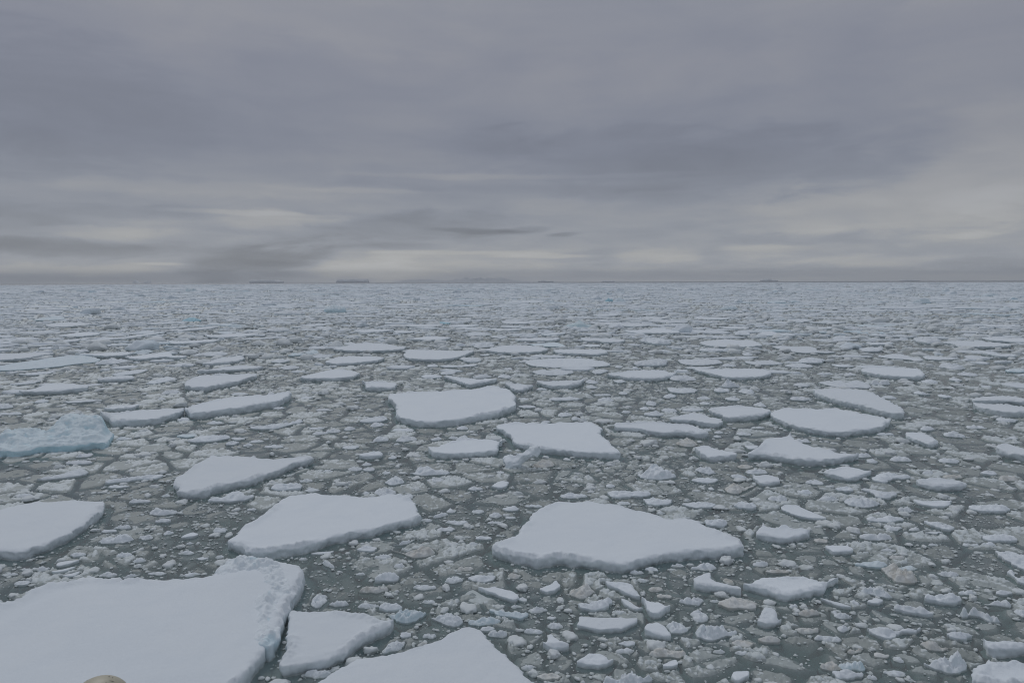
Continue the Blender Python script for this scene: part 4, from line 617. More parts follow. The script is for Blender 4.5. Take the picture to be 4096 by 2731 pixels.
 ('r','w',0.73,'small white rubbly ice floe, nearest one right behind the bumpy-walled floe','48.7,149.1 50.7,153.8 52.1,153.0 52.9,150.4 51.6,148.4'),
 ('r','w',0.40,'small white rubbly long ice floe, second one behind and left of the blue-cornered floe','66.3,141.4 68.3,144.1 70.7,145.2 70.5,141.4 69.0,139.0 66.0,139.1'),
 ('f','w',0.42,'white flat sliver-shaped ice floe, second one nearer and left of the far blue hump','76.9,147.3 78.7,148.3 80.7,145.3 83.8,142.5 83.1,140.7 80.0,142.3 76.9,144.7'),
 ('r','w',0.95,'white rubbly long ice floe, nearest one behind and left of the far rubbly-ended floe','79.4,134.9 81.6,134.7 83.3,134.6 82.1,130.3 80.3,127.5 77.3,126.6 77.6,129.5'),
 ('r','w',0.30,'small white rubbly long ice floe, second one behind and right of the tower floe','38.2,95.1 40.0,97.0 41.4,96.9 42.3,95.2 41.5,93.7 39.0,93.1'),
 ('f','w',0.42,'flat bright floe with a dark undercut front in the left distance','-69.7,154.1 -66.6,150.8 -63.2,153.7 -60.0,155.8 -57.8,156.4 -57.2,150.4 -58.9,146.5 -62.0,144.7 -65.1,145.9'),
 ('f','w',0.42,'white flat sliver-shaped ice floe, nearest one nearer and left of the dark-fronted distant floe','-67.9,134.0 -67.1,134.6 -63.8,136.2 -60.6,140.0 -59.5,139.1 -59.3,134.1 -61.9,131.0 -65.0,130.2'),
 ('f','w',0.42,'long slanting distant floe left of the dark-fronted distant floe','-85.8,136.6 -86.4,139.0 -85.8,143.2 -83.6,144.8 -83.3,150.1 -83.1,155.9 -82.6,160.1 -81.1,155.8 -80.9,149.1 -80.7,144.1 -82.6,140.9 -83.6,136.5'),
 ('f','w',0.42,'white flat long ice floe, nearest one nearer and left of the long distant floe','-91.7,136.6 -91.0,138.2 -89.8,140.6 -89.4,141.4 -87.3,136.6 -89.0,135.0'),
 ('f','w',0.42,'white flat sliver-shaped ice floe, nearest one behind and left of the long distant floe','-100.0,149.9 -101.7,153.0 -101.2,157.4 -101.7,162.2 -96.0,159.1 -93.5,153.8 -94.4,148.9'),
 ('f','w',0.42,'medium white flat sliver-shaped ice floe, nearest one right in front of the sky-blue lump','-85.5,167.2 -82.7,169.0 -80.9,177.2 -80.0,183.2 -77.6,180.4 -76.7,172.0 -78.8,167.0 -80.6,164.6'),
 ('f','w',0.42,'white flat sliver-shaped ice floe, second one behind and right of the long distant floe','-103.9,192.7 -101.2,194.1 -101.3,202.7 -98.7,206.4 -96.3,204.3 -98.6,197.2 -99.0,190.6'),
 ('f','w',0.32,'white flat sliver-shaped ice floe, nearest one behind and right of the long distant floe','-92.3,175.4 -90.8,177.7 -86.9,181.6 -85.5,179.6 -87.6,175.2'),
 ('l','B',1.02,'bright sky-blue low ice lump in the left distance','-103.4,212.6 -103.4,215.4 -98.1,214.1 -96.7,213.1 -98.4,209.7'),
 ('r','b',0.68,'long pale blue ice ridge in the far left distance','-151.7,214.6 -156.8,231.1 -152.8,232.8 -145.7,222.6 -145.5,214.5'),
 ('f','w',0.42,'flat sliver-shaped ice floe, nearest one nearer and right of the far pale blue ridge','-128.2,187.0 -132.4,196.4 -132.2,202.7 -121.2,196.9 -117.8,189.9 -119.0,182.2 -123.1,182.3'),
 ('f','w',0.38,'flat sliver-shaped ice floe, nearest one right in front of the far pale blue ridge','-115.6,166.9 -114.7,168.2 -113.0,170.1 -111.4,168.3 -111.7,164.4'),
 ('f','w',0.42,'flat long ice floe, nearest one nearer and left of the far pale blue ridge','-112.9,148.4 -113.8,151.3 -112.7,152.6 -111.0,152.3 -108.5,146.3'),
 ('f','w',0.42,'medium white flat sliver-shaped ice floe, nearest one right behind the long distant floe','-169.0,282.0 -164.5,285.9 -164.8,297.8 -161.7,299.2 -157.3,282.0 -161.3,274.1'),
 ('r','w',0.96,'small white rubbly long ice floe, nearest one right behind the sky-blue lump','-127.4,262.6 -127.0,269.8 -123.3,270.7 -120.7,262.5 -124.4,259.3'),
 ('r','w',1.36,'white rubbly long ice floe, second one behind and right of the dark-fronted distant floe','-87.5,249.2 -87.2,256.6 -84.6,262.2 -78.2,256.3 -74.8,246.6 -81.4,245.5'),
 ('r','w',0.76,'white rubbly long ice floe, nearest one behind and right of the dark-fronted distant floe','-59.9,165.2 -60.0,170.5 -58.1,172.8 -54.1,167.3 -54.3,164.5 -56.9,163.7'),
 ('f','w',0.39,'small white flat sliver-shaped ice floe, nearest one behind and left of the crumbly-fronted floe','-58.8,179.6 -56.2,181.3 -53.5,185.5 -52.2,182.3 -55.6,176.6'),
 ('l','b',5.06,'tiny pale blue lumpy ice chunk, nearest one right behind the sky-blue lump','-431.4,904.7 -436.6,917.7 -426.5,908.7 -415.9,907.1 -416.5,904.0'),
 ('r','b',2.43,'small pale blue rubbly ice floe, third one right behind the crumbly-fronted floe','-74.9,270.6 -75.2,278.6 -68.7,276.7 -65.4,270.5 -69.5,265.7'),
 ('l','b',1.06,'small pale blue lumpy ice chunk, nearest one right in front of the long distant floe','-70.3,129.5 -70.0,130.7 -67.8,130.3 -67.4,129.7 -68.2,128.2 -70.1,129.2'),
 ('f','w',0.42,'flat bright distant floe left of the turquoise peak','-2.9,196.1 -2.3,200.0 1.2,201.3 6.4,198.2 6.7,194.3 2.8,189.2 -1.8,190.7'),
 ('f','w',0.35,'white flat sliver-shaped ice floe, nearest one nearer and left of the bright distant floe','-6.4,169.1 -4.6,171.0 -0.8,169.3 2.1,168.3 2.5,166.2 -0.8,163.9 -4.1,165.5'),
 ('r','w',0.75,'white rubbly long ice floe, nearest one right in front of the bright distant floe','2.0,171.8 2.6,175.2 4.1,173.7 5.3,176.6 7.1,172.4 5.9,170.5 3.2,169.8'),
 ('f','w',0.42,'white flat sliver-shaped ice floe, nearest one nearer and right of the bright blue pair','21.5,193.6 24.6,191.5 30.4,191.2 37.5,185.0 38.9,184.3 34.0,177.3 30.2,175.8 27.3,181.8 23.2,186.9'),
 ('f','w',0.42,'white flat sliver-shaped ice floe, nearest one right in front of the bright blue pair','27.5,236.3 30.4,237.5 35.7,241.9 37.5,238.0 34.8,232.1 29.9,228.9'),
 ('r','w',1.03,'white rubbly long ice floe, nearest one behind and right of the bright distant floe','6.6,247.5 7.5,258.6 8.7,251.9 12.6,254.3 15.9,253.5 14.0,248.2 9.6,246.6'),
 ('f','w',0.42,'white flat sliver-shaped ice floe, second one behind and left of the bright distant floe','-30.3,244.9 -26.7,249.1 -21.9,249.8 -22.8,242.2 -27.1,238.1'),
 ('f','w',0.42,'medium white flat sliver-shaped ice floe, second one right behind the flat-backed floe','-29.8,186.6 -25.0,187.0 -19.7,186.9 -19.4,180.8 -23.4,175.2 -28.2,181.2'),
 ('f','w',0.39,'white flat sliver-shaped ice floe, second one behind and left of the smooth oval floe','-17.3,183.1 -13.8,185.1 -9.0,185.0 -8.8,181.5 -12.4,176.5 -15.6,177.7'),
 ('l','B',0.66,'small bright blue ice lump between two flat distant floes left of centre','-21.6,194.7 -20.7,196.5 -18.5,196.5 -17.5,194.6 -19.5,193.5'),
 ('f','w',0.40,'medium white flat sliver-shaped ice floe, second one right behind the crumbly-fronted floe','-38.9,165.2 -35.3,166.2 -30.7,167.0 -29.1,168.3 -28.9,165.0 -31.3,160.3 -35.6,159.5'),
 ('f','w',0.35,'small white flat sliver-shaped ice floe, nearest one behind and left of the flat-backed floe','-28.8,164.1 -26.2,163.5 -22.8,162.7 -23.2,157.7 -26.5,156.9'),
 ('f','w',0.26,'medium white flat sliver-shaped ice floe, nearest one behind and right of the flat-backed floe','-11.8,152.9 -9.2,154.6 -4.8,153.9 -4.4,151.7 -7.9,149.8'),
 ('r','w',0.38,'small white rubbly long ice floe, second one right behind the smooth oval floe','-4.9,147.0 -3.6,147.4 -1.7,148.0 -0.7,147.1 -2.0,142.6 -3.5,144.1'),
 ('f','w',0.41,'medium white flat sliver-shaped ice floe, nearest one nearer and left of the turquoise peak','6.2,151.9 8.6,152.0 12.6,157.2 13.6,156.9 10.1,149.9 7.4,148.0'),
 ('f','w',0.42,'white flat long ice floe, second one nearer and right of the bright blue pair','44.8,242.2 48.4,244.5 51.4,243.6 50.0,239.2 45.7,236.0'),
 ('f','w',0.42,'white flat sliver-shaped ice floe, third one nearer and right of the bright blue pair','40.7,215.1 43.8,219.0 49.5,220.8 50.3,217.8 44.6,208.8 40.9,209.0'),
 ('f','w',0.36,'medium white flat sliver-shaped ice floe, second one behind and left of the bumpy-walled floe','40.5,202.4 45.4,202.4 51.6,200.5 49.9,193.7 43.5,194.0 40.9,197.6'),
 ('f','w',0.42,'medium white flat sliver-shaped ice floe, nearest one right behind the bright distant floe','-8.1,406.0 2.5,405.9 20.3,407.8 17.4,384.0 0.7,380.2'),
 ('f','w',0.40,'small white flat sliver-shaped ice floe, fourth one right behind the flat-backed floe','-38.8,243.3 -37.1,245.8 -32.8,246.1 -32.5,239.7 -35.9,237.6'),
 ('f','w',0.38,'white flat sliver-shaped ice floe, nearest one behind and left of the bright distant floe','-19.0,234.6 -16.4,240.4 -11.1,240.1 -9.4,237.1 -13.6,229.5'),
 ('f','w',0.42,'medium white flat sliver-shaped ice floe, third one right behind the bumpy-walled floe','58.4,219.5 61.1,224.4 65.3,218.6 70.0,216.9 64.8,207.8 60.3,208.0 57.8,212.1'),
 ('f','w',0.40,'medium white flat sliver-shaped ice floe, second one right behind the bumpy-walled floe','52.8,174.8 54.4,174.4 57.8,174.3 60.3,172.5 57.1,166.5 53.1,166.7'),
 ('f','w',0.38,'medium white flat sliver-shaped ice floe, fourth one behind and left of the blue-cornered floe','75.5,175.2 77.2,172.5 80.4,169.8 80.4,168.2 75.7,165.8 74.6,170.0'),
 ('f','w',0.42,'medium white flat sliver-shaped ice floe, fifth one behind and left of the blue-cornered floe','83.4,192.0 89.1,195.5 93.2,193.3 94.9,192.9 88.6,187.1 85.2,188.6'),
 ('f','w',0.42,'small white flat long ice floe, fourth one behind and right of the bumpy-walled floe','83.0,208.0 85.4,204.0 90.2,203.6 84.5,195.5 82.2,197.2 82.2,202.5'),
 ('f','w',0.42,'medium white flat sliver-shaped ice floe, nearest one right behind the far rubbly-ended floe','122.3,177.5 124.1,178.2 129.9,175.5 129.3,172.1 128.1,170.4 120.4,170.2'),
 ('l','b',2.50,'rounded blue ice lump far off towards the right','207.5,355.6 215.2,361.0 222.2,363.4 219.4,356.8 210.2,353.6'),
 ('l','b',1.57,'small pale blue lumpy long ice chunk, nearest one right behind the bumpy-walled floe','87.2,288.0 90.6,289.0 95.9,291.8 95.4,288.0 89.5,285.4'),
 ('f','w',0.41,'white flat sliver-shaped ice floe, nearest one nearer and left of the far blue hump','136.7,271.6 143.3,271.7 150.4,270.7 141.6,261.0 135.1,262.7'),
 ('l','b',2.59,'small pale blue lumpy sliver-shaped ice chunk, nearest one right behind the far rubbly-ended floe','352.6,514.6 360.8,518.4 371.2,522.0 365.0,511.6 354.2,508.8'),
 ('l','b',3.89,'pale blue lumpy long ice chunk, nearest one behind and right of the far blue hump','544.4,866.7 556.1,876.5 557.7,866.8 554.5,864.8'),
 ('r','b',0.30,'pale blue rubbly sliver-shaped ice floe, third one nearer and left of the far blue hump','91.5,181.9 95.8,185.3 96.3,180.1 102.8,186.2 104.0,183.9 99.0,178.6 90.9,174.3'),
 ('f','w',0.28,'medium white flat sliver-shaped ice floe, nearest one behind and left of the bumpy-walled floe','40.4,169.8 44.7,172.1 49.4,172.8 47.3,168.0 42.6,166.6'),
 ('r','b',1.28,'small pale blue rubbly sliver-shaped ice floe, third one behind and right of the bumpy-walled floe','134.3,362.8 146.3,375.6 147.4,364.1 139.3,357.6'),
 ('f','w',0.42,'medium white flat sliver-shaped ice floe, second one behind and right of the bumpy-walled floe','93.7,260.7 104.1,266.9 113.1,274.6 104.3,260.2 95.1,255.2'),
 ('f','w',0.42,'small white flat sliver-shaped ice floe, eighth one behind and left of the blue-cornered floe','132.8,291.8 140.3,294.1 139.9,285.3 130.9,279.5'),
 ('l','B',1.94,'left half of a pair of bright blue ice lumps far off, right of centre','54.8,407.2 56.9,409.5 60.1,410.1 60.5,407.0 57.3,405.8'),
 ('l','b',2.50,'right half of a pair of bright blue ice lumps far off, right of centre','57.9,392.3 60.1,395.7 64.6,396.7 65.6,392.4 64.6,391.1 60.3,390.9'),
 ('l','t',0.34,'tan ice lump leaning on the right side of the tilted slab','1.20,43.27 1.62,44.14 2.24,44.71 2.62,44.51 2.77,43.81 2.71,43.61 1.96,43.08'),
]
CHUNKS = [
 ('w',-28.81,44.49,0.76,0.36,0.28,'small white rounded ice chunk, third one right in front of the blue hummock'),
 ('w',-27.59,37.62,0.60,0.26,0.22,'small white rounded ice chunk, nearest one right behind the teal-edged floe'),
 ('w',-19.48,37.57,0.29,0.19,0.16,'tiny white rounded ice chunk, nearest one nearer and left of the axe-shaped floe'),
 ('w',-20.39,36.46,0.52,0.25,0.23,'small white rounded ice chunk, second one behind and right of the teal-edged floe'),
 ('w',-14.15,32.14,0.40,0.23,0.22,'small white rounded ice chunk, nearest one straight left of the broad left-pointing floe'),
 ('w',-17.10,29.14,0.41,0.18,0.19,'small white rounded ice chunk, nearest one nearer and right of the teal-edged floe'),
 ('w',-19.12,29.10,0.36,0.17,0.22,'tiny white rounded ice chunk, third one right in front of the teal-edged floe'),
 ('w',-16.16,28.55,0.27,0.16,0.18,'tiny white rounded ice chunk, third one nearer and right of the teal-edged floe'),
 ('w',-19.80,27.71,0.37,0.16,0.21,'small white rounded ice chunk, second one right in front of the teal-edged floe'),
 ('w',-19.60,26.35,0.28,0.13,0.16,'tiny white rounded ice chunk, fifth one right behind the huge rubble-cornered floe'),
 ('w',-20.82,27.23,0.32,0.14,0.14,'tiny white rounded ice chunk, fourth one right in front of the teal-edged floe'),
 ('w',-20.49,27.73,0.24,0.10,0.12,'tiny white rounded ice chunk, nearest one right in front of the teal-edged floe'),
 ('w',-17.54,33.42,0.36,0.21,0.21,'tiny white rounded ice chunk, third one nearer and left of the axe-shaped floe'),
 ('w',-16.51,31.81,0.25,0.18,0.17,'tiny white rounded ice chunk, third one straight left of the broad left-pointing floe'),
 ('w',-14.51,29.40,0.30,0.13,0.14,'tiny white rounded ice chunk, third one nearer and left of the broad left-pointing floe'),
 ('w',-13.49,28.79,0.31,0.14,0.11,'tiny white rounded ice chunk, second one nearer and left of the broad left-pointing floe'),
 ('w',-12.81,28.97,0.20,0.12,0.13,'tiny white rounded ice chunk, nearest one nearer and left of the broad left-pointing floe'),
 ('w',-19.08,32.57,0.41,0.22,0.23,'small white rounded ice chunk, third one straight right of the teal-edged floe'),
 ('w',-19.44,32.07,0.38,0.17,0.15,'tiny white rounded ice chunk, nearest one straight right of the teal-edged floe'),
 ('w',-14.89,30.55,0.20,0.10,0.10,'tiny white rounded ice chunk, second one straight left of the broad left-pointing floe'),
 ('w',-17.23,31.22,0.35,0.19,0.20,'tiny white rounded ice chunk, fourth one straight right of the teal-edged floe'),
 ('w',-13.79,35.16,0.22,0.15,0.13,'tiny white rounded ice chunk, nearest one right in front of the axe-shaped floe'),
 ('w',-9.08,28.72,0.21,0.11,0.11,'tiny white rounded ice chunk, nearest one right in front of the broad left-pointing floe'),
 ('w',-6.49,24.49,0.33,0.19,0.22,'small white rounded ice chunk, nearest one right behind the triangular floe'),
 ('w',-7.61,21.85,0.11,0.09,0.08,'tiny white rounded ice chunk, nearest one straight left of the triangular floe'),
 ('w',-7.39,20.76,0.12,0.07,0.08,'tiny white rounded ice chunk, second one straight left of the triangular floe'),
 ('w',-5.99,19.96,0.39,0.17,0.19,'small white rounded ice chunk, nearest one right in front of the triangular floe'),
 ('w',-13.18,38.84,0.92,0.46,0.33,'small white rounded ice chunk, nearest one beside the axe-shaped floe'),
 ('w',-11.64,38.56,0.41,0.27,0.19,'tiny white rounded ice chunk, nearest one right behind the broad left-pointing floe'),
 ('w',-12.48,40.37,0.38,0.25,0.17,'tiny white rounded ice chunk, nearest one straight right of the axe-shaped floe'),
 ('w',-23.14,39.29,0.56,0.25,0.18,'small white rounded long ice chunk, nearest one behind and right of the teal-edged floe'),
 ('w',-32.82,45.11,0.25,0.16,0.13,'tiny white rounded ice chunk, nearest one right in front of the blue hummock'),
 ('w',-11.71,42.51,0.30,0.23,0.15,'tiny white rounded ice chunk, second one straight right of the axe-shaped floe'),
 ('w',-14.67,27.27,0.31,0.13,0.10,'tiny white rounded ice chunk, fourth one right behind the huge rubble-cornered floe'),
 ('w',-7.04,40.08,0.55,0.69,0.37,'small white rounded ice chunk, fourth one nearer and left of the almond floe'),
 ('w',-5.83,37.32,0.28,0.42,0.19,'tiny white rounded ice chunk, nearest one behind and right of the broad left-pointing floe'),
 ('w',-2.20,38.62,0.44,0.28,0.18,'small white rounded ice chunk, second one right in front of the almond floe'),
 ('t',-0.67,37.40,0.38,0.22,0.15,'tiny dirty tan rounded ice chunk, second one nearer and left of the tilted slab'),
 ('w',-4.69,40.46,0.55,0.26,0.17,'small white rounded long ice chunk, second one nearer and left of the almond floe'),
 ('w',-0.05,35.09,0.44,0.26,0.19,'small white rounded ice chunk, nearest one right in front of the tilted slab'),
 ('w',-1.80,34.78,0.32,0.22,0.17,'tiny white rounded ice chunk, fourth one behind and left of the kite-shaped floe'),
 ('w',-0.92,34.15,0.31,0.33,0.21,'tiny white rounded ice chunk, third one behind and left of the kite-shaped floe'),
 ('w',-0.12,33.80,0.31,0.15,0.12,'tiny white rounded ice chunk, nearest one behind and left of the kite-shaped floe'),
 ('w',-0.86,33.15,0.36,0.16,0.13,'small white rounded ice chunk, third one straight left of the kite-shaped floe'),
 ('w',-2.79,33.16,0.54,0.24,0.16,'white rounded long ice chunk, third one behind and right of the wide tan lump'),
 ('w',-3.26,32.22,0.47,0.21,0.16,'small white rounded ice chunk, nearest one behind and right of the wide tan lump'),
 ('w',-4.32,33.48,0.29,0.18,0.14,'tiny white rounded ice chunk, nearest one straight right of the broad left-pointing floe'),
 ('w',-3.20,34.91,0.24,0.29,0.16,'tiny white rounded ice chunk, third one right in front of the almond floe'),
 ('w',-1.40,31.04,0.40,0.18,0.15,'small white rounded ice chunk, second one straight left of the kite-shaped floe'),
 ('w',-1.82,30.34,0.32,0.15,0.13,'tiny white rounded ice chunk, fourth one straight left of the kite-shaped floe'),
 ('w',-0.54,31.37,0.22,0.11,0.10,'tiny white rounded ice chunk, nearest one straight left of the kite-shaped floe'),
 ('w',-6.52,29.70,0.41,0.21,0.19,'small white rounded ice chunk, nearest one straight left of the wide tan lump'),
 ('w',-5.63,28.87,0.33,0.20,0.19,'small white rounded ice chunk, nearest one nearer and left of the wide tan lump'),
 ('w',-4.76,27.96,0.22,0.21,0.15,'tiny white rounded ice chunk, nearest one right in front of the wide tan lump'),
 ('w',-5.78,31.15,0.13,0.09,0.08,'tiny white rounded ice chunk, nearest one behind and left of the wide tan lump'),
 ('t',-2.03,27.61,0.33,0.18,0.18,'small dirty tan rounded ice chunk, second one nearer and right of the wide tan lump'),
 ('w',-2.38,26.57,0.33,0.23,0.23,'small white rounded ice chunk, nearest one nearer and right of the wide tan lump'),
 ('w',-1.21,26.65,0.55,0.24,0.19,'small white rounded ice chunk, second one nearer and left of the kite-shaped floe'),
 ('t',0.08,26.95,0.26,0.21,0.17,'tiny dirty tan rounded ice chunk, nearest one nearer and left of the kite-shaped floe'),
 ('w',-3.43,25.90,0.41,0.18,0.17,'white rounded ice chunk, second one behind and right of the blue and tan lump'),
 ('w',-5.08,26.59,0.48,0.30,0.31,'small white rounded ice chunk, second one nearer and left of the wide tan lump'),
 ('t',-5.38,25.69,0.56,0.25,0.26,'dirty tan rounded ice chunk, third one behind and left of the blue and tan lump'),
 ('w',-5.31,24.35,0.39,0.17,0.18,'small white rounded ice chunk, second one right behind the triangular floe'),
 ('w',-4.55,24.14,0.47,0.25,0.28,'white rounded ice chunk, nearest one behind and left of the blue and tan lump'),
 ('w',-3.17,24.68,0.24,0.11,0.11,'white rounded ice chunk, nearest one behind and right of the blue and tan lump'),
 ('w',-6.26,27.18,0.21,0.11,0.12,'tiny white rounded ice chunk, third one nearer and left of the wide tan lump'),
 ('w',0.38,24.82,0.18,0.15,0.12,'tiny white rounded ice chunk, third one behind and right of the peaked floe'),
 ('w',0.15,24.30,0.19,0.09,0.11,'tiny white rounded ice chunk, second one behind and right of the peaked floe'),
 ('w',0.88,24.01,0.32,0.15,0.17,'small white rounded ice chunk, second one behind and left of the half-moon floe'),
 ('w',1.39,23.45,0.17,0.09,0.10,'tiny white rounded ice chunk, nearest one behind and left of the half-moon floe'),
 ('w',1.48,22.82,0.25,0.19,0.17,'tiny white rounded ice chunk, nearest one straight left of the half-moon floe'),
 ('w',0.72,22.47,0.28,0.13,0.17,'small white rounded ice chunk, nearest one behind and right of the peaked floe'),
 ('w',-0.92,22.63,0.25,0.14,0.17,'tiny white rounded ice chunk, second one right behind the peaked floe'),
 ('w',-0.50,22.31,0.30,0.16,0.20,'small white rounded ice chunk, sixth one right behind the peaked floe'),
 ('w',-2.82,22.20,0.25,0.13,0.17,'white rounded ice chunk, nearest one nearer and right of the blue and tan lump'),
 ('w',-3.66,22.27,0.21,0.15,0.14,'white rounded ice chunk, nearest one right in front of the blue and tan lump'),
 ('t',-2.96,21.70,0.22,0.10,0.13,'tiny dirty tan rounded ice chunk, nearest one right behind the peaked floe'),
 ('w',0.51,20.34,0.26,0.11,0.12,'small white rounded ice chunk, nearest one straight right of the peaked floe'),
 ('t',1.08,19.77,0.40,0.18,0.15,'small dirty tan rounded ice chunk, second one straight right of the peaked floe'),
 ('w',3.73,26.58,0.29,0.13,0.11,'tiny white rounded ice chunk, third one right behind the half-moon floe'),
 ('w',5.11,27.23,0.26,0.14,0.14,'tiny white rounded ice chunk, nearest one right in front of the kite-shaped floe'),
 ('w',5.78,27.50,0.25,0.16,0.16,'tiny white rounded ice chunk, third one right in front of the kite-shaped floe'),
 ('w',5.19,26.51,0.26,0.15,0.15,'tiny white rounded ice chunk, third one behind and right of the half-moon floe'),
 ('t',5.57,25.63,0.31,0.15,0.17,'small dirty tan rounded ice chunk, second one behind and right of the half-moon floe'),
 ('t',5.74,25.07,0.25,0.13,0.15,'tiny dirty tan rounded ice chunk, nearest one behind and right of the half-moon floe'),
 ('w',6.99,27.88,0.27,0.14,0.14,'tiny white rounded ice chunk, second one right in front of the kite-shaped floe'),
 ('w',3.85,23.87,0.23,0.10,0.12,'tiny white rounded ice chunk, nearest one right behind the half-moon floe'),
 ('w',3.80,21.65,0.30,0.13,0.16,'small white rounded ice chunk, nearest one right in front of the half-moon floe'),
 ('w',3.63,21.24,0.29,0.13,0.13,'small white rounded ice chunk, second one right in front of the half-moon floe'),
 ('w',6.07,36.05,0.38,0.20,0.15,'tiny white rounded ice chunk, nearest one nearer and left of the pyramid lump'),
 ('w',1.18,35.56,0.53,0.23,0.15,'small white rounded long ice chunk, second one right behind the kite-shaped floe'),
 ('w',3.36,37.30,0.81,0.36,0.23,'small white rounded long ice chunk, nearest one nearer and right of the tilted slab'),
 ('w',3.67,45.26,0.25,0.27,0.15,'tiny white rounded ice chunk, nearest one right in front of the notched floe'),
 ('w',-0.75,42.06,0.26,0.23,0.14,'tiny white rounded ice chunk, nearest one nearer and left of the tilted slab'),
 ('w',-4.84,44.93,0.30,0.21,0.12,'tiny white rounded ice chunk, nearest one right in front of the almond floe'),
 ('w',7.67,34.49,0.24,0.19,0.15,'tiny white rounded ice chunk, nearest one right behind the kite-shaped floe'),
 ('w',5.70,39.12,0.27,0.29,0.18,'tiny white rounded ice chunk, nearest one nearer and right of the notched floe'),
 ('w',-7.96,42.11,0.24,0.29,0.16,'tiny white rounded ice chunk, fourth one behind and left of the wide tan lump'),
 ('w',-9.59,44.04,0.30,0.30,0.18,'tiny white rounded ice chunk, sixth one behind and right of the axe-shaped floe'),
 ('w',-9.17,42.75,0.34,0.33,0.21,'tiny white rounded ice chunk, fourth one straight right of the axe-shaped floe'),
 ('w',-10.01,42.90,0.49,0.38,0.24,'small white rounded ice chunk, third one straight right of the axe-shaped floe'),
 ('w',-8.34,37.94,0.22,0.21,0.15,'tiny white rounded ice chunk, third one right behind the broad left-pointing floe'),
 ('w',11.47,38.56,0.18,0.27,0.12,'tiny white rounded ice chunk, second one right in front of the wedge-shaped floe'),
 ('w',17.98,39.65,0.49,0.35,0.26,'small white rounded ice chunk, nearest one nearer and left of the diamond floe'),
 ('w',17.43,36.63,0.50,0.26,0.22,'small white rounded ice chunk, second one right in front of the diamond floe'),
 ('w',19.04,38.19,0.53,0.32,0.26,'small white rounded ice chunk, nearest one right in front of the diamond floe'),
 ('w',16.59,37.83,0.42,0.28,0.22,'tiny white rounded ice chunk, nearest one behind and right of the horned floe'),
 ('w',14.59,36.60,0.49,0.34,0.27,'small white rounded ice chunk, nearest one right behind the horned floe'),
 ('w',12.36,35.33,0.64,0.38,0.31,'small white rounded ice chunk, nearest one behind and left of the horned floe'),
 ('w',13.87,40.97,0.44,0.34,0.23,'tiny white rounded ice chunk, second one nearer and right of the wedge-shaped floe'),
 ('w',15.36,41.94,0.65,0.35,0.24,'small white rounded ice chunk, second one nearer and left of the arrow-shaped floe'),
 ('w',10.54,40.76,0.21,0.15,0.10,'tiny white rounded ice chunk, nearest one nearer and right of the pyramid lump'),
 ('w',25.85,41.67,0.38,0.28,0.23,'tiny white rounded ice chunk, nearest one right in front of the dished floe'),
 ('t',26.93,40.75,0.60,0.26,0.23,'small dirty tan rounded ice chunk, nearest one right behind the lumpy oval floe'),
 ('w',29.57,41.41,0.51,0.30,0.27,'tiny white rounded ice chunk, nearest one nearer and left of the right-edge thick floe'),
 ('w',28.89,44.41,0.65,0.36,0.28,'small white rounded ice chunk, nearest one nearer and right of the dished floe'),
 ('w',25.92,44.76,0.63,0.37,0.28,'small white rounded ice chunk, second one nearer and left of the dished floe'),
 ('w',23.90,44.50,0.34,0.28,0.20,'tiny white rounded ice chunk, nearest one nearer and right of the arrow-shaped floe'),
 ('w',23.91,45.89,0.57,0.35,0.24,'small white rounded ice chunk, nearest one straight right of the arrow-shaped floe'),
 ('t',29.84,40.25,0.56,0.32,0.30,'small dirty tan rounded ice chunk, nearest one right in front of the right-edge thick floe'),
 ('w',22.56,30.63,0.60,0.27,0.26,'small white rounded ice chunk, second one right in front of the right-edge thick floe'),
 ('w',21.61,30.10,0.38,0.17,0.20,'tiny white rounded ice chunk, third one nearer and right of the lumpy oval floe'),
 ('w',20.84,30.08,0.33,0.15,0.15,'tiny white rounded ice chunk, second one nearer and right of the lumpy oval floe'),
 ('w',24.99,34.74,0.96,0.42,0.32,'white rounded long ice chunk, nearest one nearer and right of the lumpy oval floe'),
 ('w',19.35,32.01,0.32,0.17,0.18,'tiny white rounded ice chunk, second one nearer and left of the lumpy oval floe'),
 ('w',16.71,29.45,0.35,0.15,0.16,'tiny white rounded ice chunk, second one right behind the hollowed tan lump'),
 ('w',19.98,31.54,0.43,0.19,0.13,'white rounded long ice chunk, nearest one right in front of the lumpy oval floe'),
 ('w',16.99,31.01,0.77,0.34,0.29,'small white rounded ice chunk, nearest one straight right of the horned floe'),
 ('w',19.10,30.10,0.25,0.11,0.12,'tiny white rounded ice chunk, nearest one behind and right of the hollowed tan lump'),
 ('w',10.01,32.75,0.51,0.39,0.33,'small white rounded ice chunk, nearest one beside the kite-shaped floe'),
 ('w',10.54,27.96,0.35,0.18,0.19,'small white rounded ice chunk, nearest one right in front of the horned floe'),
 ('w',9.93,27.69,0.10,0.16,0.07,'tiny white rounded ice chunk, nearest one behind and left of the cracked floe'),
 ('t',10.87,27.21,0.45,0.20,0.16,'small dirty tan rounded ice chunk, nearest one right behind the cracked floe'),
 ('t',8.66,26.36,0.20,0.23,0.13,'tiny dirty tan rounded ice chunk, second one behind and left of the cracked floe'),
 ('w',6.65,24.62,0.46,0.22,0.26,'white rounded ice chunk, nearest one behind and left of the tan and white heap'),
 ('t',8.41,24.37,0.74,0.32,0.22,'medium dirty tan rounded long ice chunk, nearest one nearer and left of the cracked floe'),
 ('w',7.57,24.72,0.19,0.09,0.11,'tiny white rounded ice chunk, second one right behind the tan and white heap'),
 ('w',6.71,23.52,0.29,0.37,0.20,'small white rounded ice chunk, nearest one right behind the tan and white heap'),
 ('t',7.57,21.58,0.31,0.18,0.21,'dirty tan rounded ice chunk, nearest one nearer and right of the tan and white heap'),
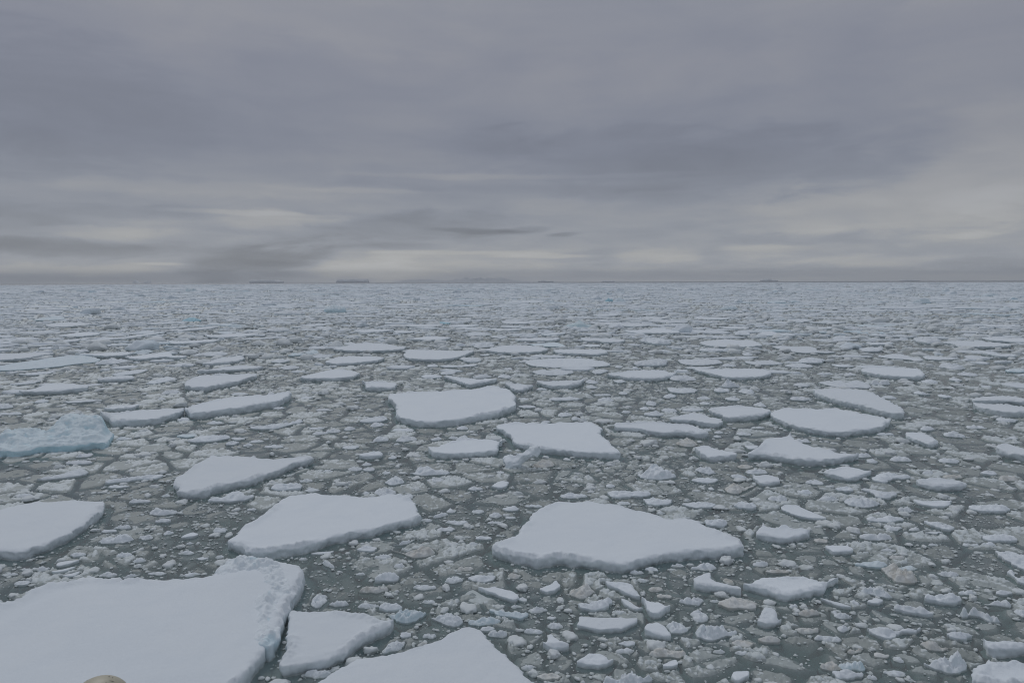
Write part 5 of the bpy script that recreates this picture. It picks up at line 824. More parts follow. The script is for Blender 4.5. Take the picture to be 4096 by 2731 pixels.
 ('w',7.41,21.11,0.25,0.11,0.13,'white rounded ice chunk, second one nearer and right of the tan and white heap'),
 ('w',6.67,21.18,0.19,0.09,0.13,'white rounded ice chunk, nearest one right in front of the tan and white heap'),
 ('t',8.52,21.80,0.34,0.17,0.23,'small dirty tan rounded ice chunk, nearest one right in front of the four-sided floe'),
 ('t',10.65,23.70,0.40,0.18,0.22,'small dirty tan rounded ice chunk, second one right in front of the cracked floe'),
 ('w',10.63,21.95,0.38,0.17,0.19,'small white rounded ice chunk, second one nearer and left of the rubbly-backed floe'),
 ('t',11.78,20.92,0.26,0.12,0.14,'tiny dirty tan rounded ice chunk, nearest one right in front of the rubbly-backed floe'),
 ('w',12.21,20.68,0.17,0.14,0.12,'tiny white rounded ice chunk, nearest one straight left of the big lump pile'),
 ('b',10.49,20.23,0.39,0.17,0.27,'small pale blue rounded ice chunk, third one nearer and left of the rubbly-backed floe'),
 ('w',10.19,19.81,0.49,0.22,0.20,'small white rounded ice chunk, fourth one nearer and left of the rubbly-backed floe'),
 ('w',10.87,19.71,0.19,0.09,0.13,'tiny white rounded ice chunk, second one nearer and left of the big lump pile'),
 ('w',11.72,19.92,0.34,0.15,0.14,'small white rounded ice chunk, nearest one nearer and left of the big lump pile'),
 ('w',15.00,22.00,0.44,0.19,0.25,'small white rounded ice chunk, second one right behind the big lump pile'),
 ('w',18.01,24.36,0.46,0.20,0.25,'small white rounded ice chunk, third one right behind the corner floe'),
 ('w',17.45,25.27,0.36,0.16,0.21,'small white rounded ice chunk, second one nearer and right of the hollowed tan lump'),
 ('w',16.12,24.61,0.62,0.27,0.37,'small white rounded ice chunk, nearest one nearer and right of the hollowed tan lump'),
 ('w',17.77,26.94,0.41,0.18,0.22,'small white rounded ice chunk, nearest one straight right of the hollowed tan lump'),
 ('b',16.47,27.59,0.41,0.18,0.13,'small pale blue rounded long ice chunk, nearest one beside the hollowed tan lump'),
 ('b',15.10,27.84,0.62,0.27,0.22,'small pale blue rounded ice chunk, nearest one behind and left of the hollowed tan lump'),
 ('t',16.66,28.63,0.31,0.15,0.18,'tiny dirty tan rounded ice chunk, nearest one right behind the hollowed tan lump'),
 ('w',15.58,29.29,0.19,0.08,0.09,'tiny white rounded ice chunk, second one behind and left of the hollowed tan lump'),
 ('t',14.22,30.52,0.35,0.18,0.19,'tiny dirty tan rounded ice chunk, nearest one nearer and right of the horned floe'),
 ('w',14.75,25.55,0.17,0.08,0.10,'tiny white rounded ice chunk, nearest one right in front of the hollowed tan lump'),
 ('w',12.69,23.68,0.13,0.06,0.08,'tiny white rounded ice chunk, nearest one behind and left of the rubbly-backed floe'),
 ('w',18.79,25.25,0.33,0.14,0.18,'tiny white rounded ice chunk, fourth one right behind the corner floe'),
 ('w',-28.81,58.90,0.47,0.58,0.30,'tiny white rounded ice chunk, nearest one straight right of the thick oval floe'),
 ('w',-29.91,51.68,0.59,0.31,0.20,'tiny white rounded ice chunk, nearest one right in front of the thick oval floe'),
 ('w',-21.05,51.44,0.55,0.33,0.18,'tiny white rounded ice chunk, second one right in front of the long slanting floe'),
 ('w',-25.41,57.56,0.69,0.40,0.21,'white rounded long ice chunk, nearest one right in front of the long slanting floe'),
 ('w',-17.65,63.40,0.76,0.45,0.19,'small white rounded long ice chunk, nearest one straight right of the long slanting floe'),
 ('w',-22.29,64.29,0.52,0.37,0.16,'tiny white rounded long ice chunk, nearest one beside the long slanting floe'),
 ('w',-15.32,53.37,0.55,0.43,0.22,'tiny white rounded ice chunk, nearest one behind and right of the axe-shaped floe'),
 ('w',-14.37,54.05,0.56,0.60,0.30,'tiny white rounded ice chunk, third one behind and right of the axe-shaped floe'),
 ('w',-15.99,55.08,0.57,0.38,0.19,'tiny white rounded ice chunk, nearest one nearer and right of the long slanting floe'),
 ('w',-17.40,48.99,0.64,0.36,0.21,'small white rounded long ice chunk, third one right behind the axe-shaped floe'),
 ('w',-19.24,50.72,0.48,0.28,0.16,'tiny white rounded long ice chunk, fourth one right behind the axe-shaped floe'),
 ('w',-20.81,49.88,0.42,0.43,0.25,'tiny white rounded ice chunk, second one right behind the axe-shaped floe'),
 ('w',-19.54,49.46,0.35,0.36,0.21,'tiny white rounded ice chunk, nearest one right behind the axe-shaped floe'),
 ('w',-31.20,94.79,1.40,1.35,0.39,'small white rounded long ice chunk, nearest one nearer and left of the crumbly-fronted floe'),
 ('w',-34.89,102.02,1.22,1.45,0.39,'small white rounded long ice chunk, nearest one behind and right of the knobbed floe'),
 ('w',-30.81,109.04,1.71,1.68,0.41,'small white rounded long ice chunk, nearest one behind and left of the crumbly-fronted floe'),
 ('b',-33.78,115.06,1.16,1.75,0.54,'tiny pale blue rounded ice chunk, second one behind and left of the crumbly-fronted floe'),
 ('b',-35.42,111.51,1.39,1.55,0.38,'pale blue rounded long ice chunk, second one nearer and right of the dark-fronted distant floe'),
 ('w',-55.62,117.05,1.26,1.83,0.47,'tiny white rounded ice chunk, nearest one nearer and left of the dark-fronted distant floe'),
 ('w',-49.72,112.43,2.24,2.21,0.57,'white rounded long ice chunk, nearest one right in front of the dark-fronted distant floe'),
 ('w',-29.18,72.35,0.94,0.51,0.21,'small white rounded long ice chunk, nearest one right in front of the knobbed floe'),
 ('w',-37.13,73.60,0.81,0.90,0.38,'tiny white rounded ice chunk, nearest one nearer and left of the knobbed floe'),
 ('w',-36.19,69.53,0.43,0.41,0.19,'tiny white rounded ice chunk, nearest one right behind the thick oval floe'),
 ('w',-47.36,67.89,0.63,0.56,0.30,'tiny white rounded ice chunk, nearest one right in front of the sharp-tipped floe'),
 ('w',-46.14,61.90,1.27,0.56,0.25,'small white rounded long ice chunk, nearest one behind and left of the blue hummock'),
 ('w',-49.06,65.10,0.89,0.81,0.48,'small white rounded ice chunk, nearest one nearer and left of the sharp-tipped floe'),
 ('w',-21.27,69.89,0.64,0.49,0.19,'white rounded long ice chunk, nearest one behind and right of the long slanting floe'),
 ('w',-59.82,101.76,1.90,2.15,0.68,'small white rounded ice chunk, nearest one straight right of the long bluish hummock'),
 ('b',-63.35,116.61,1.43,1.90,0.51,'small pale blue rounded ice chunk, second one right in front of the long distant floe'),
 ('w',-74.53,116.84,1.34,1.82,0.54,'tiny white rounded ice chunk, nearest one right behind the long bluish hummock'),
 ('w',-26.08,73.06,0.34,0.51,0.23,'tiny white rounded ice chunk, nearest one right behind the long slanting floe'),
 ('w',-11.32,56.35,0.63,0.57,0.27,'small white rounded ice chunk, second one nearer and left of the central slab floe'),
 ('w',-13.28,54.65,0.43,0.54,0.26,'tiny white rounded ice chunk, second one right in front of the crumbly-fronted floe'),
 ('w',-10.00,51.10,0.63,0.61,0.31,'small white rounded ice chunk, third one nearer and left of the central slab floe'),
 ('w',-8.13,51.08,0.74,0.61,0.31,'small white rounded ice chunk, nearest one behind and left of the almond floe'),
 ('w',-5.81,51.01,0.40,0.48,0.24,'tiny white rounded ice chunk, second one right behind the almond floe'),
 ('w',-4.08,55.16,0.49,0.48,0.22,'tiny white rounded ice chunk, nearest one right in front of the central slab floe'),
 ('w',-3.21,53.93,0.24,0.23,0.11,'tiny white rounded ice chunk, nearest one straight left of the notched floe'),
 ('w',-8.17,45.74,0.31,0.33,0.19,'tiny white rounded ice chunk, third one nearer and left of the almond floe'),
 ('w',-8.53,49.70,0.22,0.23,0.12,'tiny white rounded ice chunk, nearest one nearer and left of the central slab floe'),
 ('w',1.24,69.12,0.53,0.45,0.16,'tiny white rounded long ice chunk, nearest one straight right of the central slab floe'),
 ('w',1.44,64.43,0.78,0.54,0.21,'small white rounded long ice chunk, second one straight right of the central slab floe'),
 ('w',4.76,60.59,0.73,0.67,0.28,'small white rounded ice chunk, nearest one behind and right of the tilted slab'),
 ('w',5.54,58.86,0.39,0.59,0.27,'tiny white rounded ice chunk, second one right behind the notched floe'),
 ('w',2.87,57.56,0.38,0.35,0.15,'tiny white rounded ice chunk, nearest one right behind the notched floe'),
 ('w',9.45,71.37,0.79,0.58,0.21,'small white rounded long ice chunk, second one behind and left of the lumpy-ended floe'),
 ('w',9.40,68.22,0.83,0.85,0.32,'small white rounded ice chunk, nearest one behind and left of the lumpy-ended floe'),
 ('w',11.83,72.03,0.48,0.67,0.24,'tiny white rounded ice chunk, second one right in front of the wide low floe'),
 ('w',14.81,94.64,0.52,0.78,0.28,'tiny white rounded ice chunk, nearest one nearer and right of the long rubbly floe'),
 ('w',17.06,93.94,0.52,0.78,0.25,'tiny white rounded ice chunk, nearest one right behind the wide low floe'),
 ('w',-0.57,92.93,0.61,0.80,0.22,'tiny white rounded ice chunk, nearest one right in front of the smooth oval floe'),
 ('w',-8.35,88.91,0.87,1.23,0.35,'tiny white rounded ice chunk, second one right in front of the flat-backed floe'),
 ('w',-0.81,85.26,0.83,1.14,0.33,'tiny white rounded ice chunk, nearest one behind and right of the central slab floe'),
 ('w',-4.44,110.80,0.84,0.88,0.20,'white rounded long ice chunk, nearest one nearer and left of the smooth oval floe'),
 ('w',-11.30,96.74,0.85,1.21,0.32,'tiny white rounded ice chunk, nearest one right in front of the flat-backed floe'),
 ('w',-19.65,111.76,0.86,0.76,0.18,'tiny white rounded long ice chunk, nearest one behind and right of the crumbly-fronted floe'),
 ('w',3.25,75.11,0.54,0.59,0.20,'tiny white rounded ice chunk, nearest one nearer and right of the smooth oval floe'),
 ('w',8.87,76.64,0.76,0.85,0.28,'tiny white rounded ice chunk, second one nearer and left of the wide low floe'),
 ('w',9.48,80.35,0.70,1.06,0.37,'tiny white rounded ice chunk, nearest one right in front of the long rubbly floe'),
 ('w',12.87,80.65,0.67,0.84,0.27,'tiny white rounded ice chunk, nearest one right in front of the wide low floe'),
 ('w',12.41,63.49,0.50,0.52,0.21,'tiny white rounded ice chunk, third one right behind the lumpy-ended floe'),
 ('w',14.57,62.55,0.70,0.70,0.30,'small white rounded ice chunk, second one straight left of the round-ended floe'),
 ('w',12.73,60.39,0.88,0.75,0.32,'small white rounded ice chunk, nearest one right behind the lumpy-ended floe'),
 ('w',10.46,61.91,0.41,0.49,0.21,'tiny white rounded ice chunk, nearest one behind and right of the notched floe'),
 ('w',-5.33,126.41,2.03,3.04,0.65,'white rounded long ice chunk, nearest one behind and left of the smooth oval floe'),
 ('w',22.78,73.57,1.01,0.96,0.35,'small white rounded ice chunk, third one right in front of the tower floe'),
 ('w',25.30,72.91,0.71,1.07,0.40,'tiny white rounded ice chunk, second one right in front of the tower floe'),
 ('w',19.60,69.10,0.71,0.60,0.24,'tiny white rounded ice chunk, second one behind and left of the round-ended floe'),
 ('w',22.30,68.07,0.71,0.70,0.28,'tiny white rounded ice chunk, second one right behind the round-ended floe'),
 ('w',18.84,66.12,0.60,0.55,0.23,'tiny white rounded ice chunk, nearest one behind and left of the round-ended floe'),
 ('w',23.91,65.05,0.53,0.74,0.32,'tiny white rounded ice chunk, nearest one right behind the round-ended floe'),
 ('w',16.88,62.62,0.93,0.56,0.24,'small white rounded long ice chunk, nearest one straight left of the round-ended floe'),
 ('w',20.06,55.07,0.58,0.27,0.14,'tiny white rounded long ice chunk, nearest one right in front of the round-ended floe'),
 ('w',15.70,54.10,0.37,0.37,0.19,'tiny white rounded ice chunk, nearest one straight right of the lumpy-ended floe'),
 ('w',15.78,51.76,0.30,0.30,0.16,'tiny white rounded ice chunk, nearest one nearer and right of the lumpy-ended floe'),
 ('w',18.14,52.66,0.55,0.42,0.22,'tiny white rounded ice chunk, nearest one behind and right of the wedge-shaped floe'),
 ('w',16.35,53.27,0.37,0.36,0.19,'tiny white rounded ice chunk, second one right in front of the round-ended floe'),
 ('w',29.03,52.29,0.66,0.32,0.20,'small white rounded long ice chunk, nearest one nearer and right of the boat-shaped floe'),
 ('w',24.11,45.89,0.52,0.35,0.24,'tiny white rounded ice chunk, second one straight right of the arrow-shaped floe'),
 ('w',23.84,44.39,0.39,0.28,0.20,'tiny white rounded ice chunk, nearest one behind and right of the diamond floe'),
 ('w',26.04,44.88,0.58,0.33,0.24,'small white rounded ice chunk, nearest one nearer and left of the dished floe'),
 ('w',28.92,44.46,0.65,0.31,0.25,'small white rounded ice chunk, second one nearer and right of the dished floe'),
 ('w',34.11,51.89,0.61,0.61,0.41,'tiny white rounded ice chunk, nearest one behind and right of the dished floe'),
 ('w',37.88,50.89,0.49,0.28,0.21,'tiny white rounded ice chunk, nearest one right behind the right-edge thick floe'),
 ('w',37.81,54.79,0.88,0.39,0.26,'white rounded long ice chunk, nearest one nearer and left of the front paired floe'),
 ('w',38.62,69.06,0.60,0.66,0.31,'tiny white rounded ice chunk, nearest one behind and right of the boat-shaped floe'),
 ('w',33.06,77.18,0.73,0.87,0.33,'tiny white rounded ice chunk, nearest one behind and left of the long tapering floe'),
 ('w',43.34,86.60,0.74,0.70,0.25,'tiny white rounded ice chunk, nearest one straight left of the blue-cornered floe'),
 ('w',49.36,79.91,0.92,0.86,0.37,'tiny white rounded ice chunk, nearest one nearer and right of the blue-cornered floe'),
 ('w',53.03,80.94,0.63,0.72,0.32,'tiny white rounded ice chunk, second one behind and left of the rear paired floe'),
 ('w',57.93,85.88,1.12,0.97,0.40,'small white rounded ice chunk, nearest one behind and left of the rear paired floe'),
 ('w',60.13,92.57,1.30,1.93,0.71,'small white rounded ice chunk, nearest one right in front of the far rubbly-ended floe'),
 ('b',66.14,88.51,1.44,0.99,0.43,'pale blue rounded long ice chunk, nearest one nearer and right of the far rubbly-ended floe'),
 ('w',30.71,96.05,1.09,1.15,0.33,'small white rounded long ice chunk, nearest one right behind the tower floe'),
 ('w',38.23,110.26,0.76,1.14,0.38,'tiny white rounded ice chunk, second one right in front of the bumpy-walled floe'),
 ('w',34.09,116.49,2.22,2.05,0.47,'small white rounded long ice chunk, nearest one right in front of the bumpy-walled floe'),
 ('w',20.74,83.07,1.57,1.60,0.50,'small white rounded long ice chunk, nearest one straight right of the wide low floe'),
 ('w',21.69,50.30,0.61,0.43,0.25,'small white rounded ice chunk, nearest one right behind the arrow-shaped floe'),
 ('w',21.64,43.64,0.33,0.14,0.10,'tiny white rounded long ice chunk, nearest one right behind the diamond floe'),
]
RIDGE = '-11.81,26.47 -11.79,27.22 -11.48,27.61 -10.92,27.76 -10.06,27.63 -9.47,27.25 -8.91,26.95 -8.45,26.03 -8.27,25.11 -8.10,24.61 -8.12,23.56 -8.05,22.90 -8.01,22.28 -7.81,21.69 -7.82,21.22 -7.71,20.76 -8.05,20.86 -8.65,21.69 -9.14,22.59 -9.69,23.34 -9.79,24.14 -10.29,24.87 -10.98,25.45 -11.35,25.52 -11.72,25.99'
HUMMOCK = '-36.34,46.72 -35.34,46.23 -34.32,46.10 -33.74,46.29 -33.38,47.10 -32.47,47.30 -31.23,47.49 -30.86,48.26 -30.16,48.51 -29.41,48.33 -29.45,49.22 -30.10,50.56 -30.52,51.32 -31.18,52.17 -32.83,53.02 -32.84,52.53 -33.93,53.51 -34.10,53.21 -34.65,52.44 -35.45,50.90 -36.09,50.65 -36.71,50.79 -36.86,51.27 -36.62,50.99 -36.40,50.09 -37.44,50.77 -37.93,50.68 -37.82,49.61 -38.48,49.62'
def pts(s): return np.array([[float(b) for b in a.split(',')] for a in s.split()])
RNG = np.random.RandomState(11)

# ---------------------------------------------------------------- setting: sea, sea bed darkness, slush
wb = 16000.0
def sheet(name, z, x0, x1, y0, y1, mat, kind):
    return add(name, mesh_np(name, [(x0, y0, z), (x1, y0, z), (x1, y1, z), (x0, y1, z)], [np.array([[0, 1, 2, 3]])], mat, False), kind=kind)
bx, by0, by1, bz = 9000.0, -300.0, 5400.0, -2.6
add('sea', mesh_np('sea', [(-bx, by0, 0), (bx, by0, 0), (bx, by1, 0), (-bx, by1, 0), (-bx, by0, bz), (bx, by0, bz), (bx, by1, bz), (-bx, by1, bz)],
    [np.array([[0, 1, 2, 3], [7, 6, 5, 4], [0, 4, 5, 1], [1, 5, 6, 2], [2, 6, 7, 3], [3, 7, 4, 0]])], water_mat(), False), kind='structure')
sheet('open_sea', -.02, -14000, 14000, 5401, 17300, open_water_mat(), 'structure')

POLYS = []
for kind, tint, H, lab, s in FLOES:
    q = pts(s); POLYS.append((q, q.min(0), q.max(0), kind))
def ell(x, y, rx, ry, seed, n=18):
    a = np.linspace(0, 2 * math.pi, n, endpoint=False); r = 1 + .22 * vn2(np.cos(a) * 1.3 + seed * 3.1, np.sin(a) * 1.3, seed) + .12 * vn2(np.cos(a) * 2.9, np.sin(a) * 2.9 + seed, seed + 1)
    return np.column_stack([x + rx * r * np.cos(a), y + ry * r * np.sin(a)])
for k, (tint, x, y, rx, ry, H, lab) in enumerate(CHUNKS):
    q = ell(x, y, rx, ry, k); POLYS.append((q, q.min(0), q.max(0), 'e'))

def slush():
    nc, nrw = 1150, 820
    A = np.radians(np.linspace(-46, 46, nc)); inv = np.linspace(1 / 13.5, 1 / 5200.0, nrw); R = 1 / inv
    a, r = np.meshgrid(A, R); x = (r * np.sin(a)).ravel(); y = (r * np.cos(a)).ravel(); rr = r.ravel()
    wx = x + .35 * fbm(x, y, 1.6, 31, 2); wy = y + .35 * fbm(x, y, 1.6, 47, 2)
    f1, f2, cid = voronoi(wx, wy, 2.5, 5); e1 = f2 - f1
    f1b, f2b, cidb = voronoi(wx + 3, wy - 7, .95, 9); e2 = f2b - f1b
    zA = np.exp(-(((x + 13) / 8) ** 2 + ((y - 31) / 6.5) ** 2)); zB = np.exp(-(((x - 2) / 5.5) ** 2 + ((y - 22.5) / 4.2) ** 2))
    fine = ss(.12, .5, .7 * fbm(x, y, 14, 77, 2) + .6 * zA + .5 * zB)
    sunk = ss(.22, .75, .8 * fbm(x, y, 9, 91, 3) + .62 * zA + .8 * zB)
    c1 = ss(.0, .50, e1); c2 = ss(.0, .26, e2)
    L1 = cid; L2 = cidb
    near = np.clip(1.3 - rr / 140, 0, 1)
    rough = fbm(x, y, .62, 61, 3); grain = near * (.6 * vn2(x / .13, y / .13, 71) + .4 * vn2(x / .065, y / .065, 72))
    patch = ss(.30, .68, fbm(x, y, 1.2, 13, 3) * .5 + .5 + .34 * (L1 - .5))
    k1 = np.maximum(knob(x, y, .34, 3, 2) - .40, 0) / .60; k2 = np.maximum(knob(x, y, .13, 23, 2) - .40, 0) / .60
    cr = .85 * k1 * patch + .50 * near * k2 * ss(-.25, .45, rough + .6 * patch - .3)
    hbig = -.20 + c1 * (.205 + .030 * (L1 - .5) + .024 * rough + .014 * grain) + c1 * cr * (.07 + .13 * L1)
    hsm = -.20 + c2 * (.185 + .03 * L2 + .020 * rough + .014 * grain) + c2 * cr * (.09 + .12 * L2)
    h = hbig * (1 - fine) + hsm * fine - .030 * sunk + .03 * ss(38, 110, rr) + .05 * ss(130, 450, rr)
    h = h + .03 * ss(60, 400, rr)
    tone = (1 - fine) * cid + fine * cidb
    # open-water moat round the traced ice
    for q, lo, hi, kd in POLYS:
        s = max(hi - lo)
        if lo[1] > 130 or kd == 's': continue
        mo = min(.08 + .07 * s, .6) if kd in 'fp' else min(.04 + .04 * s, .15)
        ix = np.where((x > lo[0] - mo) & (x < hi[0] + mo) & (y > lo[1] - mo) & (y < hi[1] + mo))[0]
        if not len(ix): continue
        P = np.column_stack([x[ix], y[ix]]); d = seg_dist(P, q); ins = in_poly(P, q)
        near = np.where(ins, 1.0, 1 - ss(.25 * mo, mo, d + .3 * mo * vn2(P[:, 0] / .5, P[:, 1] / .5, 3)))
        h[ix] = h[ix] - .40 * near
    V = np.column_stack([x, y, h])
    idx = np.arange(nc * nrw).reshape(nrw, nc)
    F = np.stack([idx[:-1, :-1], idx[:-1, 1:], idx[1:, 1:], idx[1:, :-1]], -1).reshape(-1, 4)[:, ::-1]
    me = mesh_np('slush', V, [F[:, ::-1]], slush_mat())
    at = me.attributes.new('tone', 'FLOAT', 'POINT'); at.data.foreach_set('value', tone.astype(np.float32))
    add('slush', me, kind='stuff', label='grey-green slush of half-frozen pans between the floes', cat='slush')
    return lambda: None
slush()

# ---------------------------------------------------------------- the floes and chunks one can tell apart
for k, (kind, tint, H, lab, s) in enumerate(FLOES):
    q = pts(s); is_chunk = kind == 'l'
    bumpf = None
    if k == 0:
        def bumpf(x, y, d):      # swelling towards the rubble corner, a soft drift line on the left
            return .18 * np.exp(-(((x + 9.6) / 1.6) ** 2 + ((y - 25.8) / 2.0) ** 2)) + .06 * ss(-.4, .4, (x + 16.9) - (y - 24.5) * .25) * np.clip(d, 0, 1)
    if 'snow peak on its back' in lab:
        px_, py_ = q[np.argmax(q[:, 1])]
        def bumpf(x, y, d, px_=px_, py_=py_): return .45 * np.exp(-np.hypot(x - px_, (y - py_) * .7) / .7)
    if 'raised horn' in lab:
        px_, py_ = q[np.argmax(q[:, 1] - .7 * q[:, 0])]
        def bumpf(x, y, d, px_=px_, py_=py_): return .35 * np.exp(-np.hypot(x - px_, (y - py_) * .6) / .4)
    me, loc = floe_mesh(q, H, kind, MAT[tint], 100 + k, bump=bumpf, budget=2600 if k < 30 else 1500)
    fo = add('ice_chunk' if is_chunk else 'ice_floe', me, loc, lab, 'ice chunk' if is_chunk else 'ice floe', 'loose ice chunks among the floes' if is_chunk else 'ice floes of the pack')
    if k == 0:
        def rb(x, y, d):
            o = 1 - ss(.7, 2.3, seg_dist(np.column_stack([x, y]), q))
            return (-.05 + o * (.10 + .55 * knob(x, y, .95, 4, 3) - .35 * ridg(x, y, 1.1, 12, 2) ** 7) + .12 * (ridg(x, y, .35, 6, 3) - .5)) * ss(0, .85, d) + .06 * (ridg(x, y, .3, 16, 2) - .5) * ss(0, .1, d)
        rme, rloc = floe_mesh(pts(RIDGE), .49, 'f', MAT['r'], 77, bump=rb, budget=7000, foot_k=0)
        add('rubble_ridge', rme, (rloc[0] - loc[0], rloc[1] - loc[1], .0), parent=fo, label='heaped pale blue rubble ridge on the floe corner')
for k, (tint, x, y, rx, ry, H, lab) in enumerate(CHUNKS):
    me, loc = floe_mesh(ell(x, y, rx, ry, k), H, 'e' if k % 3 else 'r', MAT[tint], 900 + k, budget=700)
    add('ice_chunk', me, loc, lab, 'ice chunk', 'loose ice chunks among the floes')

# ---------------------------------------------------------------- brash: countless crumbs and far floes, two masses
def ico(sub):
    t = (1 + 5 ** .5) / 2
    v = np.array([(-1, t, 0), (1, t, 0), (-1, -t, 0), (1, -t, 0), (0, -1, t), (0, 1, t), (0, -1, -t), (0, 1, -t), (t, 0, -1), (t, 0, 1), (-t, 0, -1), (-t, 0, 1)], float)
    f = [(0, 11, 5), (0, 5, 1), (0, 1, 7), (0, 7, 10), (0, 10, 11), (1, 5, 9), (5, 11, 4), (11, 10, 2), (10, 7, 6), (7, 1, 8), (3, 9, 4), (3, 4, 2), (3, 2, 6), (3, 6, 8), (3, 8, 9), (4, 9, 5), (2, 4, 11), (6, 2, 10), (8, 6, 7), (9, 8, 1)]
    v /= np.linalg.norm(v, axis=1)[:, None]; v = list(map(tuple, v))
    for _ in range(sub):
        nf, mid = [], {}
        def mp(a, b):
            k = (min(a, b), max(a, b))
            if k not in mid:
                p = np.array(v[a]) + np.array(v[b]); v.append(tuple(p / np.linalg.norm(p))); mid[k] = len(v) - 1
            return mid[k]
        for a, b, c in f:
            x, y, z = mp(a, b), mp(b, c), mp(c, a); nf += [(a, x, z), (b, y, x), (c, z, y), (x, y, z)]
        f = nf
    return np.array(v), np.array(f, np.int32)
def scatter(name, jobs, mat, label, cat):
    """jobs: (template verts (n,3), faces, positions (k,3), scales (k,3), angles (k,))"""
    Vs, Fs, base = [], [], 0
    for tv, tf, pos, scl, ang in jobs:
        if not len(pos): continue
        v = tv[None] * scl[:, None, :]; c, s = np.cos(ang)[:, None], np.sin(ang)[:, None]
        v = np.stack([v[..., 0] * c - v[..., 1] * s, v[..., 0] * s + v[..., 1] * c, v[..., 2]], -1) + pos[:, None, :]
        Vs.append(v.reshape(-1, 3)); n = len(tv)
        Fs.append((tf[None] + (np.arange(len(pos)) * n)[:, None, None] + base).reshape(-1, tf.shape[1])); base += n * len(pos)
    add(name, mesh_np(name, np.vstack(Vs), Fs, mat), kind='stuff', label=label, cat=cat)
def free(x, y, pad):
    ok = np.ones(len(x), bool)
    for q, lo, hi, kd in POLYS:
        ix = np.where((x > lo[0] - .3) & (x < hi[0] + .3) & (y > lo[1] - .3) & (y < hi[1] + .3))[0]
        if len(ix):
            P = np.column_stack([x[ix], y[ix]]); ok[ix] &= ~(in_poly(P, q) | (seg_dist(P, q) < pad[ix]))
    return ok
def crumb_template(sub, seed):
    v, f = ico(sub); x, y, z = v.T
    a_ = .22 if sub < 2 else .30
    r = 1 + .30 * vn3(x * 1.3 + seed, y * 1.3, z * 1.3, seed) + .22 * vn3(x * 2.9, y * 2.9 + seed, z * 2.9, seed + 1) + .12 * vn3(x * 6, y * 6, z * 6 + seed, seed + 2)
    return v * r[:, None], f
def polar(n, r0_, r1_):
    r = np.sqrt(RNG.uniform(r0_ ** 2, r1_ ** 2, n)); a = np.radians(RNG.uniform(-44, 44, n)); return r * np.sin(a), r * np.cos(a)
jobs = []
for (n, r0_, r1_, s0, s1, sub, nt) in ((1500, 15, 48, .09, .30, 2, 8), (24000, 15, 45, .020, .095, 1, 8), (16000, 45, 110, .05, .24, 1, 8), (500, 45, 110, .26, .6, 2, 6), (8000, 110, 260, .2, 1.0, 0, 8), (1500, 110, 260, .5, 1.6, 1, 6)):
    x, y = polar(n, r0_, r1_)
    wx = x + .35 * fbm(x, y, 1.6, 31, 2); wy = y + .35 * fbm(x, y, 1.6, 47, 2)
    f1, f2, cid = voronoi(wx, wy, 2.5, 5)
    s = s0 * (s1 / s0) ** (RNG.uniform(0, 1, n) ** 1.7)
    k = ((f2 - f1) > .25) | (RNG.uniform(0, 1, n) < .35) | (y > 110)
    k &= free(x, y, s * .8)
    x, y, s = x[k], y[k], s[k]; m = len(x)
    scl = np.column_stack([s * RNG.uniform(.8, 1.5, m), s * RNG.uniform(.7, 1.2, m), s * RNG.uniform(.35, .75, m)])
    pos = np.column_stack([x, y, scl[:, 2] * RNG.uniform(-.35, .35, m) + .01]); ang = RNG.uniform(0, 6.28, m); ti = RNG.randint(0, nt, m)
    for t in range(nt):
        tv, tf = crumb_template(sub, 40 + t); q = ti == t; jobs.append((tv, tf, pos[q], scl[q], ang[q]))
scatter('brash_ice', jobs, MAT['h'], 'countless small crumbs of brash ice floating in the slush', 'brash ice')

def plate_template(seed, n=11):
    a = np.linspace(0, 2 * math.pi, n, endpoint=False)
    r = 1 + .25 * vn2(np.cos(a) * 1.2 + seed, np.sin(a) * 1.2, seed) + .12 * vn2(np.cos(a) * 3, np.sin(a) * 3 + seed, seed + 1)
    rs = np.random.RandomState(seed); V = []
    for rad, z, j in ((1.0, -.4, 0), (.97, .0, .0), (.99, .6, .15), (.86, .95, .3), (.45, 1.0, .35)):
        V += [(rad * r[i] * math.cos(a[i]), rad * r[i] * math.sin(a[i]), z + j * rs.uniform(-1, 1.4)) for i in range(n)]
    V.append((0, 0, 1.0 + .3 * rs.uniform(-1, 1))); F = []
    for k in range(4):
        for i in range(n):
            p, q = k * n + i, k * n + (i + 1) % n; F += [(p, q, q + n), (p, q + n, p + n)]
    F += [(4 * n + i, 4 * n + (i + 1) % n, 5 * n) for i in range(n)]
    return np.array(V), np.array(F, np.int32)
jobs = []
x, y = polar(420, 130, 1100); k = free(x, y, x * 0 + 1.2); x, y = x[k], y[k]; m = len(x); s_ = (.5 + 1.6 * RNG.uniform(0, 1, m) ** 2) * (1 + np.hypot(x, y) / 700); ti = RNG.randint(0, 6, m)
for t in range(6):
    q = ti == t; tv, tf = crumb_template(2, 140 + t); n_ = q.sum(); jobs.append((tv, tf, np.column_stack([x[q], y[q], s_[q] * 0]), np.column_stack([s_[q] * 1.2, s_[q], s_[q] * RNG.uniform(.4, 1, n_)]), RNG.uniform(0, 6, n_)))
